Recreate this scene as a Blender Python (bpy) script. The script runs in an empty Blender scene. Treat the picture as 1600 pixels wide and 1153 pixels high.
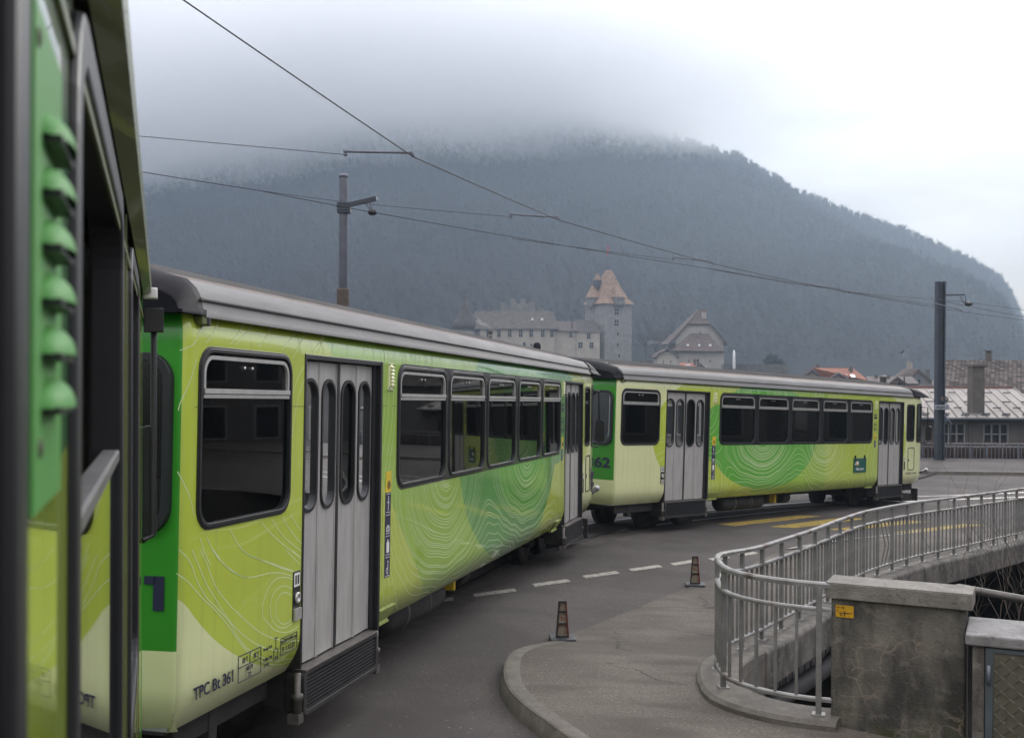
import bpy, bmesh, math, random
import numpy as np
from mathutils import Vector, Matrix
from mathutils.geometry import tessellate_polygon
random.seed(7); RNG = np.random.default_rng(11)
S = bpy.context.scene
COL = S.collection
R = math.radians
H = 2.513                       # camera height over the road under it

# ---------------------------------------------------------------- camera, sky, sun, exposure
F_PX, PITCH, ROLL = 1766.8, -0.0049254, 0.0043487
cam = bpy.data.cameras.new('camera'); camo = bpy.data.objects.new('camera', cam); COL.objects.link(camo)
cam.sensor_width = 36; cam.lens = 36*F_PX/1600; cam.clip_start = 0.05; cam.clip_end = 12000
camo.matrix_world = Matrix.Translation((0, 0, H)) @ Matrix.Rotation(R(90)+PITCH, 4, 'X') @ Matrix.Rotation(ROLL, 4, 'Z')
cam.dof.use_dof = True; cam.dof.focus_distance = 15; cam.dof.aperture_fstop = 9
S.camera = camo
SUN_AZ, SUN_EL = R(25), R(19)   # azimuth from +Y towards +X
sdir = Vector((math.sin(SUN_AZ)*math.cos(SUN_EL), math.cos(SUN_AZ)*math.cos(SUN_EL), math.sin(SUN_EL)))
w = bpy.data.worlds.new('World'); S.world = w; w.use_nodes = True
nt = w.node_tree; N = nt.nodes; L = nt.links
for n in list(N): N.remove(n)
def wn(t, **k):
    n = N.new(t)
    for a, b in k.items(): setattr(n, a, b)
    return n
def wmath(op, a, b=None, c=None, clamp=False):
    n = wn('ShaderNodeMath', operation=op); n.use_clamp = clamp
    for i, x in enumerate((a, b, c)):
        if x is None: continue
        if isinstance(x, (int, float)): n.inputs[i].default_value = x
        else: L.new(x, n.inputs[i])
    return n.outputs[0]
tc = wn('ShaderNodeTexCoord')
sep = wn('ShaderNodeSeparateXYZ'); L.new(tc.outputs['Generated'], sep.inputs[0])
mp = wn('ShaderNodeMapping'); L.new(tc.outputs['Generated'], mp.inputs[0]); mp.inputs['Scale'].default_value = (1.5, 1.5, 5.5); mp.inputs['Location'].default_value = (.9, .1, .15)
nz = wn('ShaderNodeTexNoise'); L.new(mp.outputs[0], nz.inputs['Vector']); nz.inputs['Scale'].default_value = 1.7; nz.inputs['Detail'].default_value = 5; nz.inputs['Roughness'].default_value = .5
elev = wmath('MAXIMUM', sep.outputs[2], 0.0)
base = wmath('ADD', wmath('MULTIPLY', wmath('POWER', elev, 1.0), 2.5), 0.135)
cl = wmath('ADD', wmath('MULTIPLY', nz.outputs['Fac'], 2.6), -0.27)
dotn = wn('ShaderNodeVectorMath', operation='DOT_PRODUCT'); L.new(tc.outputs['Generated'], dotn.inputs[0]); dotn.inputs[1].default_value = sdir
dp = wmath('MAXIMUM', dotn.outputs['Value'], 0.0)
glow = wmath('ADD', wmath('MULTIPLY', wmath('POWER', dp, 9.0), 0.05), wmath('MULTIPLY', wmath('POWER', dp, 70.0), 0.75))
br = wmath('MULTIPLY', wmath('ADD', base, glow), cl)
cmb = wn('ShaderNodeMix', data_type='RGBA'); L.new(wmath('MULTIPLY', glow, 0.8, clamp=True), cmb.inputs[0])
cmb.inputs[6].default_value = (.985, .965, 1.02, 1); cmb.inputs[7].default_value = (1.0, .985, .96, 1)
mul = wn('ShaderNodeVectorMath', operation='SCALE'); L.new(cmb.outputs[2], mul.inputs[0]); L.new(br, mul.inputs[3])
bgc = wn('ShaderNodeBackground'); L.new(mul.outputs[0], bgc.inputs[0]); bgc.inputs[1].default_value = 1.0
sky = wn('ShaderNodeTexSky'); sky.sky_type = 'NISHITA'; sky.sun_disc = False; sky.sun_elevation = SUN_EL; sky.sun_rotation = SUN_AZ
bgs = wn('ShaderNodeBackground'); L.new(sky.outputs[0], bgs.inputs[0]); bgs.inputs[1].default_value = 0.06
mx = wn('ShaderNodeMixShader'); mx.inputs[0].default_value = 0.88
L.new(bgs.outputs[0], mx.inputs[1]); L.new(bgc.outputs[0], mx.inputs[2])
wo = wn('ShaderNodeOutputWorld'); L.new(mx.outputs[0], wo.inputs[0])
sun = bpy.data.lights.new('sun', 'SUN'); suno = bpy.data.objects.new('sun', sun); COL.objects.link(suno)
sun.energy = 1.1; sun.angle = R(14); sun.color = (1, .96, .9)
suno.rotation_euler = (-sdir).to_track_quat('-Z', 'Y').to_euler()
S.view_settings.view_transform = 'Standard'; S.view_settings.look = 'None'; S.view_settings.gamma = 1
S.view_settings.exposure = 0.35; S.view_settings.use_curve_mapping = False
cy = S.cycles
cy.max_bounces = 8; cy.diffuse_bounces = 3; cy.glossy_bounces = 4; cy.transmission_bounces = 6; cy.transparent_max_bounces = 12; cy.volume_bounces = 6
cy.caustics_reflective = False; cy.caustics_refractive = False
cy.sample_clamp_indirect = 4.0
cy.volume_step_rate = 2.0; cy.volume_max_steps = 96

# ---------------------------------------------------------------- helpers
def tag(o, label=None, cat=None, group=None, kind=None):
    if label: o['label'] = label
    if cat: o['category'] = cat
    if group: o['group'] = group
    if kind: o['kind'] = kind
    return o
def empty(name, label, cat, loc=(0, 0, 0), rz=0, group=None):
    o = bpy.data.objects.new(name, None); COL.objects.link(o); o.location = loc; o.rotation_euler = (0, 0, rz); o.empty_display_size = .2
    return tag(o, label, cat, group)
def mkobj(name, me, parent=None):
    o = bpy.data.objects.new(name, me); COL.objects.link(o)
    if parent: o.parent = parent
    return o
class MB:
    def __init__(s): s.v = []; s.f = []; s.m = []; s.sm = []
    def add(s, vs, fs, m=0, smooth=False, M=None):
        k = len(s.v)
        if M is not None: vs = [tuple(M @ Vector(p)) for p in vs]
        s.v += [tuple(p) for p in vs]
        for f in fs: s.f.append(tuple(k+i for i in f)); s.m.append(m); s.sm.append(smooth)
        return s
    def box(s, x0, x1, y0, y1, z0, z1, m=0, M=None):
        vs = [(x, y, z) for x in (x0, x1) for y in (y0, y1) for z in (z0, z1)]
        return s.add(vs, [(0, 1, 3, 2), (4, 6, 7, 5), (0, 4, 5, 1), (2, 3, 7, 6), (0, 2, 6, 4), (1, 5, 7, 3)], m, False, M)
    def obox(s, c, sx, sy, sz, rz=0, m=0):
        return s.box(-sx/2, sx/2, -sy/2, sy/2, 0, sz, m, Matrix.Translation(c) @ Matrix.Rotation(rz, 4, 'Z'))
    def tube(s, pts, r, n=8, m=0, caps=True, smooth=True):
        pts = [Vector(p) for p in pts]; rs = r if isinstance(r, (list, tuple)) else [r]*len(pts)
        vs = []; up0 = None
        for i, p in enumerate(pts):
            t = (pts[min(i+1, len(pts)-1)]-pts[max(i-1, 0)]).normalized()
            if up0 is None:
                a = Vector((0, 0, 1)) if abs(t.z) < .9 else Vector((1, 0, 0)); up0 = (a-t*a.dot(t)).normalized()
            else:
                up0 = (up0-t*up0.dot(t)).normalized()
            b = t.cross(up0)
            for k in range(n):
                a = 2*math.pi*(k+.5)/n; vs.append(p+(up0*math.cos(a)+b*math.sin(a))*rs[i])
        fs = []
        for i in range(len(pts)-1):
            for k in range(n): fs.append((i*n+k, i*n+(k+1) % n, (i+1)*n+(k+1) % n, (i+1)*n+k))
        s.add(vs, fs, m, smooth)
        if caps:
            q = (len(pts)-1)*n
            s.add(vs[:n], [tuple(range(n))[::-1]], m); s.add(vs[q:], [tuple(range(n))], m)
        return s
    def lathe(s, prof, c=(0, 0, 0), n=20, m=0, M=None, smooth=True):
        vs = []
        for r, z in prof:
            for k in range(n):
                a = 2*math.pi*k/n; vs.append((c[0]+r*math.cos(a), c[1]+r*math.sin(a), c[2]+z))
        fs = [(i*n+k, i*n+(k+1) % n, (i+1)*n+(k+1) % n, (i+1)*n+k) for i in range(len(prof)-1) for k in range(n)]
        fs += [tuple(range(n))[::-1], tuple((len(prof)-1)*n+k for k in range(n))]
        return s.add(vs, fs, m, smooth, M)
    def prism(s, poly, axis, a0, a1, m=0, M=None):
        # poly: 2D points; axis 'x','y','z' extrusion between a0 and a1
        def p3(p, a): return (a, p[0], p[1]) if axis == 'x' else (p[0], a, p[1]) if axis == 'y' else (p[0], p[1], a)
        n = len(poly); vs = [p3(p, a0) for p in poly]+[p3(p, a1) for p in poly]
        tri = tessellate_polygon([[Vector((p[0], p[1], 0)) for p in poly]])
        fs = [tuple(t) for t in tri]+[tuple(n+i for i in t[::-1]) for t in tri]
        fs += [(i, (i+1) % n, n+(i+1) % n, n+i) for i in range(n)]
        return s.add(vs, fs, m, False, M)
    def ring(s, outer, inner, y0, y1, m=0, M=None):
        # closed ring between two loops in x,z extruded y0(front)->y1(back)
        n = len(outer)
        vs = [(p[0], y0, p[1]) for p in outer]+[(p[0], y0, p[1]) for p in inner]+[(p[0], y1, p[1]) for p in outer]+[(p[0], y1, p[1]) for p in inner]
        fs = []
        for i in range(n):
            j = (i+1) % n
            fs += [(i, j, n+j, n+i), (2*n+i, 3*n+i, 3*n+j, 2*n+j), (i, 2*n+i, 2*n+j, j), (n+i, n+j, 3*n+j, 3*n+i)]
        return s.add(vs, fs, m, False, M)
    def build(s, name, mats, parent=None, bevel=0, fix=True):
        me = bpy.data.meshes.new(name); me.from_pydata(s.v, [], s.f)
        for mt in (mats if isinstance(mats, (list, tuple)) else [mats]): me.materials.append(mt)
        me.polygons.foreach_set('material_index', s.m); me.polygons.foreach_set('use_smooth', s.sm)
        if fix:
            bm = bmesh.new(); bm.from_mesh(me); bmesh.ops.remove_doubles(bm, verts=bm.verts, dist=1e-5)
            bmesh.ops.recalc_face_normals(bm, faces=bm.faces); bm.to_mesh(me); bm.free()
        me.update(); o = mkobj(name, me, parent)
        if bevel:
            b = o.modifiers.new('bevel', 'BEVEL'); b.width = bevel; b.segments = 2; b.limit_method = 'ANGLE'; b.angle_limit = R(40)
        return o
def rr(x0, x1, z0, z1, r, n=6):
    r = min(r, (x1-x0)/2-1e-4, (z1-z0)/2-1e-4); p = []
    for cx, cz, a in ((x1-r, z1-r, 0), (x0+r, z1-r, 90), (x0+r, z0+r, 180), (x1-r, z0+r, 270)):
        for k in range(n+1):
            t = R(a+90*k/n); p.append((cx+r*math.cos(t), cz+r*math.sin(t)))
    return p
def panel(outer, holes, ucuts, vcuts):
    """flat polygon with holes, cut along u and v lines -> verts(2d), faces"""
    loops = [[Vector((p[0], p[1], 0)) for p in lp] for lp in [outer]+holes]
    tri = tessellate_polygon(loops); flat = [p for lp in loops for p in lp]
    bm = bmesh.new(); vs = [bm.verts.new(p) for p in flat]
    for t in tri:
        try: bm.faces.new([vs[i] for i in t])
        except ValueError: pass
    for c, no in [((u, 0, 0), (1, 0, 0)) for u in ucuts]+[((0, v, 0), (0, 1, 0)) for v in vcuts]:
        bmesh.ops.bisect_plane(bm, geom=bm.verts[:]+bm.edges[:]+bm.faces[:], plane_co=c, plane_no=no, dist=1e-5)
    bm.verts.index_update()
    out = [(v.co.x, v.co.y) for v in bm.verts]; fs = [tuple(v.index for v in f.verts) for f in bm.faces]
    bm.free(); return out, fs
def catmull(pts, k=8):
    P_ = [np.array(p, float) for p in pts]; P_ = [2*P_[0]-P_[1]]+P_+[2*P_[-1]-P_[-2]]; out = []
    for i in range(1, len(P_)-2):
        for j in range(k):
            t = j/k; a, b, c, d = P_[i-1:i+3]
            out.append(.5*((2*b)+(-a+c)*t+(2*a-5*b+4*c-d)*t*t+(-a+3*b-3*c+d)*t**3))
    out.append(P_[-2]); return out
_fontc = {}
def text_mesh(txt, size, depth=.001, bold=.006):
    cu = bpy.data.curves.new('txt', 'FONT'); cu.body = txt; cu.size = size; cu.extrude = depth; cu.offset = size*bold; cu.align_x = 'LEFT'
    o = bpy.data.objects.new('txt', cu); COL.objects.link(o)
    bpy.context.view_layer.update(); dg = bpy.context.evaluated_depsgraph_get()
    me = bpy.data.meshes.new_from_object(o.evaluated_get(dg)); COL.objects.unlink(o); bpy.data.objects.remove(o); bpy.data.curves.remove(cu)
    v = [tuple(q.co) for q in me.vertices]; f = [tuple(p.vertices) for p in me.polygons]; bpy.data.meshes.remove(me); return v, f
def add_text(mb, txt, u, z, size, y=-.002, m=0, sx=1.0, M=None, w=None, bold=.006):
    v, f = text_mesh(txt, size, bold=bold)
    if w:
        mxx = max(p[0] for p in v); sx = w/mxx
    mb.add([(u+p[0]*sx, y-p[2], z+p[1]) for p in v], f, m, False, M)
# -------- camera pixel (1600 px wide photo frame) -> world point at depth Y
def P(px, py, Y):
    x, y = px-800, py-576.5; c, s_ = math.cos(ROLL), math.sin(ROLL); x, y = c*x+s_*y, -s_*x+c*y
    c, s_ = math.cos(PITCH), math.sin(PITCH); d = Vector((x/F_PX, c+s_*y/F_PX, s_-c*y/F_PX))
    return d*(Y/d.y)+Vector((0, 0, H))
def PX(px, Y): return (px-800)/F_PX*Y
def PZ(py, Y): return P(800, py, Y).z

# ---------------------------------------------------------------- materials
def mat(name, col, rough=.6, metal=0, var=.12, scale=6, col2=None, bump=0, bscale=40, coat=0, spec=.5, coords='Object', stretch=None, detail=6, thr=None):
    m = bpy.data.materials.new(name); m.use_nodes = True; n = m.node_tree.nodes; l = m.node_tree.links; b = n['Principled BSDF']
    b.inputs['Roughness'].default_value = rough; b.inputs['Metallic'].default_value = metal; b.inputs['Coat Weight'].default_value = coat
    b.inputs['Specular IOR Level'].default_value = spec
    t = n.new('ShaderNodeTexCoord'); src = t.outputs[coords]
    if stretch:
        mp = n.new('ShaderNodeMapping'); mp.inputs['Scale'].default_value = stretch; l.new(src, mp.inputs[0]); src = mp.outputs[0]
    nz = n.new('ShaderNodeTexNoise'); nz.inputs['Scale'].default_value = scale; nz.inputs['Detail'].default_value = detail; nz.inputs['Roughness'].default_value = .6; l.new(src, nz.inputs['Vector'])
    rp = n.new('ShaderNodeValToRGB'); l.new(nz.outputs['Fac'], rp.inputs[0])
    lo = thr[0] if thr else .3; hi = thr[1] if thr else .7
    rp.color_ramp.elements[0].position = lo; rp.color_ramp.elements[1].position = hi
    c2 = col2 or tuple(min(1, c*(1+var)) for c in col); c1 = col if col2 else tuple(c*(1-var) for c in col)
    rp.color_ramp.elements[0].color = (*c1, 1); rp.color_ramp.elements[1].color = (*c2, 1)
    l.new(rp.outputs[0], b.inputs['Base Color'])
    if bump:
        n2 = n.new('ShaderNodeTexNoise'); n2.inputs['Scale'].default_value = bscale; n2.inputs['Detail'].default_value = 4; l.new(src, n2.inputs['Vector'])
        bp = n.new('ShaderNodeBump'); bp.inputs['Strength'].default_value = bump; bp.inputs['Distance'].default_value = .01; l.new(n2.outputs['Fac'], bp.inputs['Height']); l.new(bp.outputs[0], b.inputs['Normal'])
    return m
def nodes_of(m): return m.node_tree.nodes, m.node_tree.links, m.node_tree.nodes['Principled BSDF']
def glass(name, tint=(.25, .3, .3), rough=.02):
    m = bpy.data.materials.new(name); m.use_nodes = True; n = m.node_tree.nodes; l = m.node_tree.links
    for q in list(n): n.remove(q)
    tr = n.new('ShaderNodeBsdfTransparent'); tr.inputs[0].default_value = (*tint, 1)
    gl = n.new('ShaderNodeBsdfGlossy'); gl.inputs['Roughness'].default_value = rough; gl.inputs['Color'].default_value = (.95, .97, .97, 1)
    fr = n.new('ShaderNodeFresnel'); fr.inputs[0].default_value = 1.5
    mx = n.new('ShaderNodeMixShader'); l.new(fr.outputs[0], mx.inputs[0]); l.new(tr.outputs[0], mx.inputs[1]); l.new(gl.outputs[0], mx.inputs[2])
    o = n.new('ShaderNodeOutputMaterial'); l.new(mx.outputs[0], o.inputs[0]); return m
M = {}
M['black'] = mat('black_rubber', (.012, .012, .014), .45, var=.3)
M['dark'] = mat('dark_underframe', (.018, .016, .015), .7, var=.5, scale=9, bump=.3)
M['trim'] = mat('aluminium_trim', (.5, .49, .46), .4, .55, var=.15, scale=14)
M['door'] = mat('door_aluminium', (.45, .435, .41), .42, .35, var=.13, scale=5, stretch=(3, 3, .5), bump=.05)
M['roof'] = mat('roof_paint', (.15, .147, .143), .72, 0, spec=.3, col2=(.215, .212, .205), scale=2.2, stretch=(.5, 3, 3), bump=.1)
M['roofdirt'] = mat('roof_walkway', (.13, .105, .09), .8, var=.3, scale=5)
M['cap'] = mat('roof_cap_black', (.005, .005, .007), .6, var=.3, spec=.12)
M['cream'] = mat('cream_paint', (.66, .69, .36), .32, coat=.4, var=.05, scale=2)
M['facegreen'] = mat('green_paint', (.035, .25, .02), .34, coat=.3, var=.06, scale=2)
M['navy'] = mat('navy_lettering', (.018, .017, .05), .5, var=.05)
M['line'] = mat('white_contour_vinyl', (.56, .67, .36), .5, var=.04)
M['yellow'] = mat('yellow_vinyl', (.62, .44, .02), .5, var=.08)
M['white'] = mat('white_vinyl', (.7, .7, .68), .5, var=.06)
M['int'] = mat('interior_panel', (.28, .28, .265), .7, var=.15)
M['seat'] = mat('seat_fabric', (.03, .045, .06), .85, var=.25, scale=30)
M['wheel'] = mat('wheel_steel', (.03, .026, .024), .55, .4, var=.4, scale=10)
M['glass'] = glass('car_window_glass', (.62, .74, .72))
M['glassdark'] = glass('door_window_glass', (.45, .52, .50))
M['dglass'] = mat('house_window_glass', (.02, .023, .026), .08, var=.2)
M['steel'] = mat('galvanised_steel', (.19, .185, .175), .55, .3, var=.28, scale=7, bump=.05)
M['polesteel'] = mat('pole_grey_paint', (.125, .135, .158), .5, .2, var=.15, scale=5)
M['poledark'] = mat('pole_dark_steel', (.045, .055, .07), .5, .2, var=.25, scale=4)
M['rust'] = mat('rusty_sleeve', (.06, .045, .035), .8, var=.35, scale=12)
M['wire'] = mat('wire_copper', (.022, .019, .017), .6, .3, var=.2)
M['teal'] = mat('teal_plate', (.008, .085, .065), .45, var=.08)
M['sashgrey'] = mat('sash_grey', (.13, .125, .12), .5, .3, var=.2, scale=12)
M['olive'] = mat('gutter_olive', (.10, .115, .035), .45, coat=.2, var=.15)
M['headlamp'] = mat('lamp_glass', (.45, .45, .45), .15, .3, var=.1)

n_, l_, b_ = nodes_of(M['steel']); t_ = n_.new('ShaderNodeTexCoord'); z_ = n_.new('ShaderNodeTexNoise'); z_.inputs['Scale'].default_value = 3.3; z_.inputs['Detail'].default_value = 9; l_.new(t_.outputs['Object'], z_.inputs['Vector'])
r_ = n_.new('ShaderNodeMapRange'); r_.inputs[1].default_value = .56; r_.inputs[2].default_value = .66; l_.new(z_.outputs['Fac'], r_.inputs[0]); x_ = n_.new('ShaderNodeMix'); x_.data_type = 'RGBA'; l_.new(r_.outputs[0], x_.inputs[0]); l_.new(b_.inputs['Base Color'].links[0].from_socket, x_.inputs[6]); x_.inputs[7].default_value = (.085, .06, .045, 1); l_.new(x_.outputs[2], b_.inputs['Base Color'])
def concrete(name, c1, c2, stain=(.03, .028, .025), moss=0, scale=4.5, cracks=0, streak=True, k=0):
    m = mat(name, c1, .85, col2=c2, scale=scale, bump=.6, bscale=55, detail=10, thr=(.35, .68)); n, l, b = nodes_of(m)
    src = b.inputs['Base Color'].links[0].from_socket
    t = n.new('ShaderNodeTexCoord')
    def noise(scale, stretch, detail=8, lo=.5, hi=.66):
        mp = n.new('ShaderNodeMapping'); mp.inputs['Scale'].default_value = stretch; l.new(t.outputs['Object'], mp.inputs[0])
        z = n.new('ShaderNodeTexNoise'); z.inputs['Scale'].default_value = scale; z.inputs['Detail'].default_value = detail; z.inputs['Roughness'].default_value = .65; l.new(mp.outputs[0], z.inputs['Vector'])
        r = n.new('ShaderNodeMapRange'); r.inputs[1].default_value = lo; r.inputs[2].default_value = hi; l.new(z.outputs['Fac'], r.inputs[0]); return r.outputs[0]
    def over(src, fac, col, k=1.0):
        q = n.new('ShaderNodeMath'); q.operation = 'MULTIPLY'; q.inputs[1].default_value = k; l.new(fac, q.inputs[0])
        x = n.new('ShaderNodeMix'); x.data_type = 'RGBA'; l.new(q.outputs[0], x.inputs[0]); l.new(src, x.inputs[6]); x.inputs[7].default_value = (*col, 1); return x.outputs[2]
    if streak: src = over(src, noise(2.6, (1.4, 1.4, .5), 12, .46, .60), stain, .85)
    src = over(src, noise(7, (1, 1, 1.6), 12, .54, .66), tuple(c*1.35 for c in c2), .5)
    src = over(src, noise(26, (1, 1, 1), 6, .58, .66), stain, .7)
    if moss:
        sz = n.new('ShaderNodeSeparateXYZ'); l.new(t.outputs['Object'], sz.inputs[0])
        r = n.new('ShaderNodeMapRange'); r.inputs[1].default_value = moss; r.inputs[2].default_value = 0; l.new(sz.outputs[2], r.inputs[0])
        q = n.new('ShaderNodeMath'); q.operation = 'MULTIPLY'; l.new(r.outputs[0], q.inputs[0]); l.new(noise(5, (1, 1, 1), 8, .48, .6), q.inputs[1])
        src = over(src, q.outputs[0], (.045, .045, .008), .9)
    if cracks:
        mp = n.new('ShaderNodeMapping'); l.new(t.outputs['Object'], mp.inputs[0]); mp.inputs['Scale'].default_value = (1.0, 1.0, 1.25)
        zz = n.new('ShaderNodeTexNoise'); zz.inputs['Scale'].default_value = 6; l.new(mp.outputs[0], zz.inputs['Vector'])
        ad = n.new('ShaderNodeMix'); ad.data_type = 'VECTOR'; ad.inputs[0].default_value = .12; l.new(mp.outputs[0], ad.inputs[4]); l.new(zz.outputs['Color'], ad.inputs[5])
        vo = n.new('ShaderNodeTexVoronoi'); vo.feature = 'DISTANCE_TO_EDGE'; vo.inputs['Scale'].default_value = cracks; l.new(ad.outputs[1], vo.inputs['Vector'])
        r = n.new('ShaderNodeMapRange'); r.inputs[1].default_value = .05; r.inputs[2].default_value = .0; l.new(vo.outputs['Distance'], r.inputs[0])
        q = n.new('ShaderNodeMath'); q.operation = 'MULTIPLY'; l.new(r.outputs[0], q.inputs[0]); l.new(noise(1.7, (1, 1, 1), 4, .47, .6), q.inputs[1])
        src = over(src, q.outputs[0], (.23, .18, .135), .85)
    l.new(src, b.inputs['Base Color']); return m
M['pillar'] = concrete('weathered_pillar_concrete', (.075, .068, .056), (.15, .137, .113), moss=.5, cracks=7, scale=3.2)
M['capc'] = concrete('weathered_cap_concrete', (.11, .10, .085), (.19, .175, .15), stain=(.04, .034, .028), streak=False)
M['kerbc'] = concrete('kerb_concrete', (.08, .07, .058), (.135, .12, .10), stain=(.05, .042, .03), streak=False)
M['deckc'] = concrete('deck_concrete', (.085, .076, .064), (.15, .138, .118), stain=(.035, .03, .026))
M['planked'] = concrete('planked_concrete', (.15, .145, .15), (.21, .2, .205), stain=(.06, .055, .055))
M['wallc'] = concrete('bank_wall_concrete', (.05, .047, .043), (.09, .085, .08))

def asphalt(name, c1, c2, tint, streaks=False):
    m = mat(name, c1, .88, spec=.22, col2=c2, scale=.55, bump=.5, bscale=160, detail=8, thr=(.32, .68)); n, l, b = nodes_of(m)
    src = b.inputs['Base Color'].links[0].from_socket; t = n.new('ShaderNodeTexCoord')
    def noise(sc, d, lo, hi, st=(1, 1, 1)):
        mp = n.new('ShaderNodeMapping'); mp.inputs['Scale'].default_value = st; mp.inputs['Rotation'].default_value = (0, 0, .35); l.new(t.outputs['Object'], mp.inputs[0])
        z = n.new('ShaderNodeTexNoise'); z.inputs['Scale'].default_value = sc; z.inputs['Detail'].default_value = d; l.new(mp.outputs[0], z.inputs['Vector'])
        r = n.new('ShaderNodeMapRange'); r.inputs[1].default_value = lo; r.inputs[2].default_value = hi; l.new(z.outputs['Fac'], r.inputs[0]); return r.outputs[0]
    def over(src, f, c, k):
        q = n.new('ShaderNodeMath'); q.operation = 'MULTIPLY'; q.inputs[1].default_value = k; l.new(f, q.inputs[0])
        x = n.new('ShaderNodeMix'); x.data_type = 'RGBA'; l.new(q.outputs[0], x.inputs[0]); l.new(src, x.inputs[6]); x.inputs[7].default_value = (*c, 1); return x.outputs[2]
    src = over(src, noise(52, 3, .54, .70), tuple(min(1, c*2.0) for c in c2), .38)
    src = over(src, noise(44, 3, .53, .68), tuple(c*.35 for c in c1), .48)
    src = over(src, noise(.35, 7, .5, .56), tuple(c*.78 for c in c1), .55)
    src = over(src, noise(1.1, 6, .52, .7), tint, .55)
    if streaks: src = over(src, noise(1.6, 10, .5, .68, (.7, 2.2, 1)), tuple(c*.6 for c in c1), .5)
    # sparse pale specks (grit)
    vo = n.new('ShaderNodeTexVoronoi'); vo.inputs['Scale'].default_value = 9; l.new(t.outputs['Object'], vo.inputs['Vector'])
    r = n.new('ShaderNodeMapRange'); r.inputs[1].default_value = .1; r.inputs[2].default_value = .04; l.new(vo.outputs['Distance'], r.inputs[0])
    src = over(src, r.outputs[0], (.3, .28, .25), .5)
    if streaks:
        vc = n.new('ShaderNodeTexVoronoi'); vc.feature = 'DISTANCE_TO_EDGE'; vc.inputs['Scale'].default_value = .9; nzc = n.new('ShaderNodeTexNoise'); nzc.inputs['Scale'].default_value = 3; nzc.inputs['Detail'].default_value = 6; l.new(t.outputs['Object'], nzc.inputs['Vector']); mc = n.new('ShaderNodeMix'); mc.data_type = 'VECTOR'; mc.inputs[0].default_value = .3; l.new(t.outputs['Object'], mc.inputs[4]); l.new(nzc.outputs['Color'], mc.inputs[5]); l.new(mc.outputs[1], vc.inputs['Vector']); rc = n.new('ShaderNodeMapRange'); rc.inputs[1].default_value = .012; rc.inputs[2].default_value = .002; l.new(vc.outputs['Distance'], rc.inputs[0]); qc = n.new('ShaderNodeMath'); qc.operation = 'MULTIPLY'; l.new(rc.outputs[0], qc.inputs[0]); l.new(noise(.8, 4, .5, .6), qc.inputs[1]); src = over(src, qc.outputs[0], (.012, .011, .01), .8)
    l.new(src, b.inputs['Base Color']); return m
M['asphalt'] = asphalt('road_asphalt', (.058, .051, .047), (.086, .076, .070), (.047, .041, .038))
M['pave'] = asphalt('pavement_asphalt', (.082, .070, .058), (.135, .118, .098), (.06, .05, .043), True)
M['farpave'] = asphalt('far_pavement_asphalt', (.060, .053, .049), (.085, .076, .07), (.052, .048, .045))
M['paintw'] = mat('worn_white_paint', (.14, .13, .115), .85, col2=(.33, .305, .26), scale=16, thr=(.36, .56))
M['painty'] = mat('worn_yellow_paint', (.13, .095, .035), .85, col2=(.30, .205, .03), scale=9, thr=(.34, .58))
M['rail'] = mat('rail_steel', (.2, .19, .185), .3, .7, var=.2, scale=6)
M['groove'] = mat('rail_bed', (.045, .036, .03), .9, var=.4, scale=5)

# ---------------------------------------------------------------- ground
GX, GY, LO, HI = -.0335, -.0272, -4.0, -1.9
def gz(x, y):
    pl = -H+GX*x+GY*y
    k = .12; pl = LO+k*math.log1p(math.exp(min(60, (pl-LO)/k)))
    k = .2; pl = HI-k*math.log1p(math.exp(min(60, (HI-pl)/k)))
    t = min(1, max(0, (y-47.6)/3.0)); pl -= 1.9*t*t*(3-2*t)
    return pl+H
fence_ctrl = [(2.40, 8.46), (2.33, 8.47), (2.15, 8.54), (1.99, 8.64), (1.82, 8.83), (1.73, 9.12), (1.76, 9.63), (1.88, 10.2), (2.08, 10.74), (2.38, 11.36), (2.86, 12.21), (3.6, 13.5), (4.36, 14.92), (5.16, 16.3), (6.4, 18.0), (7.7, 19.5), (8.68, 20.65), (9.7, 21.86), (10.75, 23.1), (12.1, 24.7), (13.6, 26.5)]
FC = catmull(fence_ctrl, 6)
def offs(path, d):
    out = []
    for i, p in enumerate(path):
        t = np.array(path[min(i+1, len(path)-1)])-np.array(path[max(i-1, 0)]); t /= np.linalg.norm(t)
        out.append(np.array([p[0]+t[1]*d, p[1]-t[0]*d]))
    return out
def cell_sheet(outer, holes, name, m, dz, step=1.6, lim=(-25, 50, -25, 56), coarse=True, kind='structure', parent=None):
    xs = list(np.arange(lim[0], lim[1], step)); ys = list(np.arange(lim[2], lim[3], step))
    if coarse: xs += [-300, -150, -80, -50, 80, 120, 200, 320]; ys += [-150, -80, -50, 80, 120, 200, 300, 400]
    v, f = panel(outer, holes, xs, ys)
    mb = MB(); mb.add([(a, b, gz(a, b)+(dz(a, b) if callable(dz) else dz)) for a, b in v], f)
    o = mb.build(name, m, parent)
    for p in o.data.polygons:
        if p.normal.z < 0: p.flip()
    o.data.update()
    if kind: o['kind'] = kind
    return o
rim = offs(FC, .22)                      # void side of the railing
void = [tuple(p) for p in rim]+[(24, 30.5), (24, 7.2), (4.1, 7.9), (3.6, 8.45), (2.7, 8.74)]
ground = cell_sheet([(-700, -300), (900, -300), (900, 1500), (-700, 1500)], [void], 'ground', M['asphalt'], 0.0)
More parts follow.
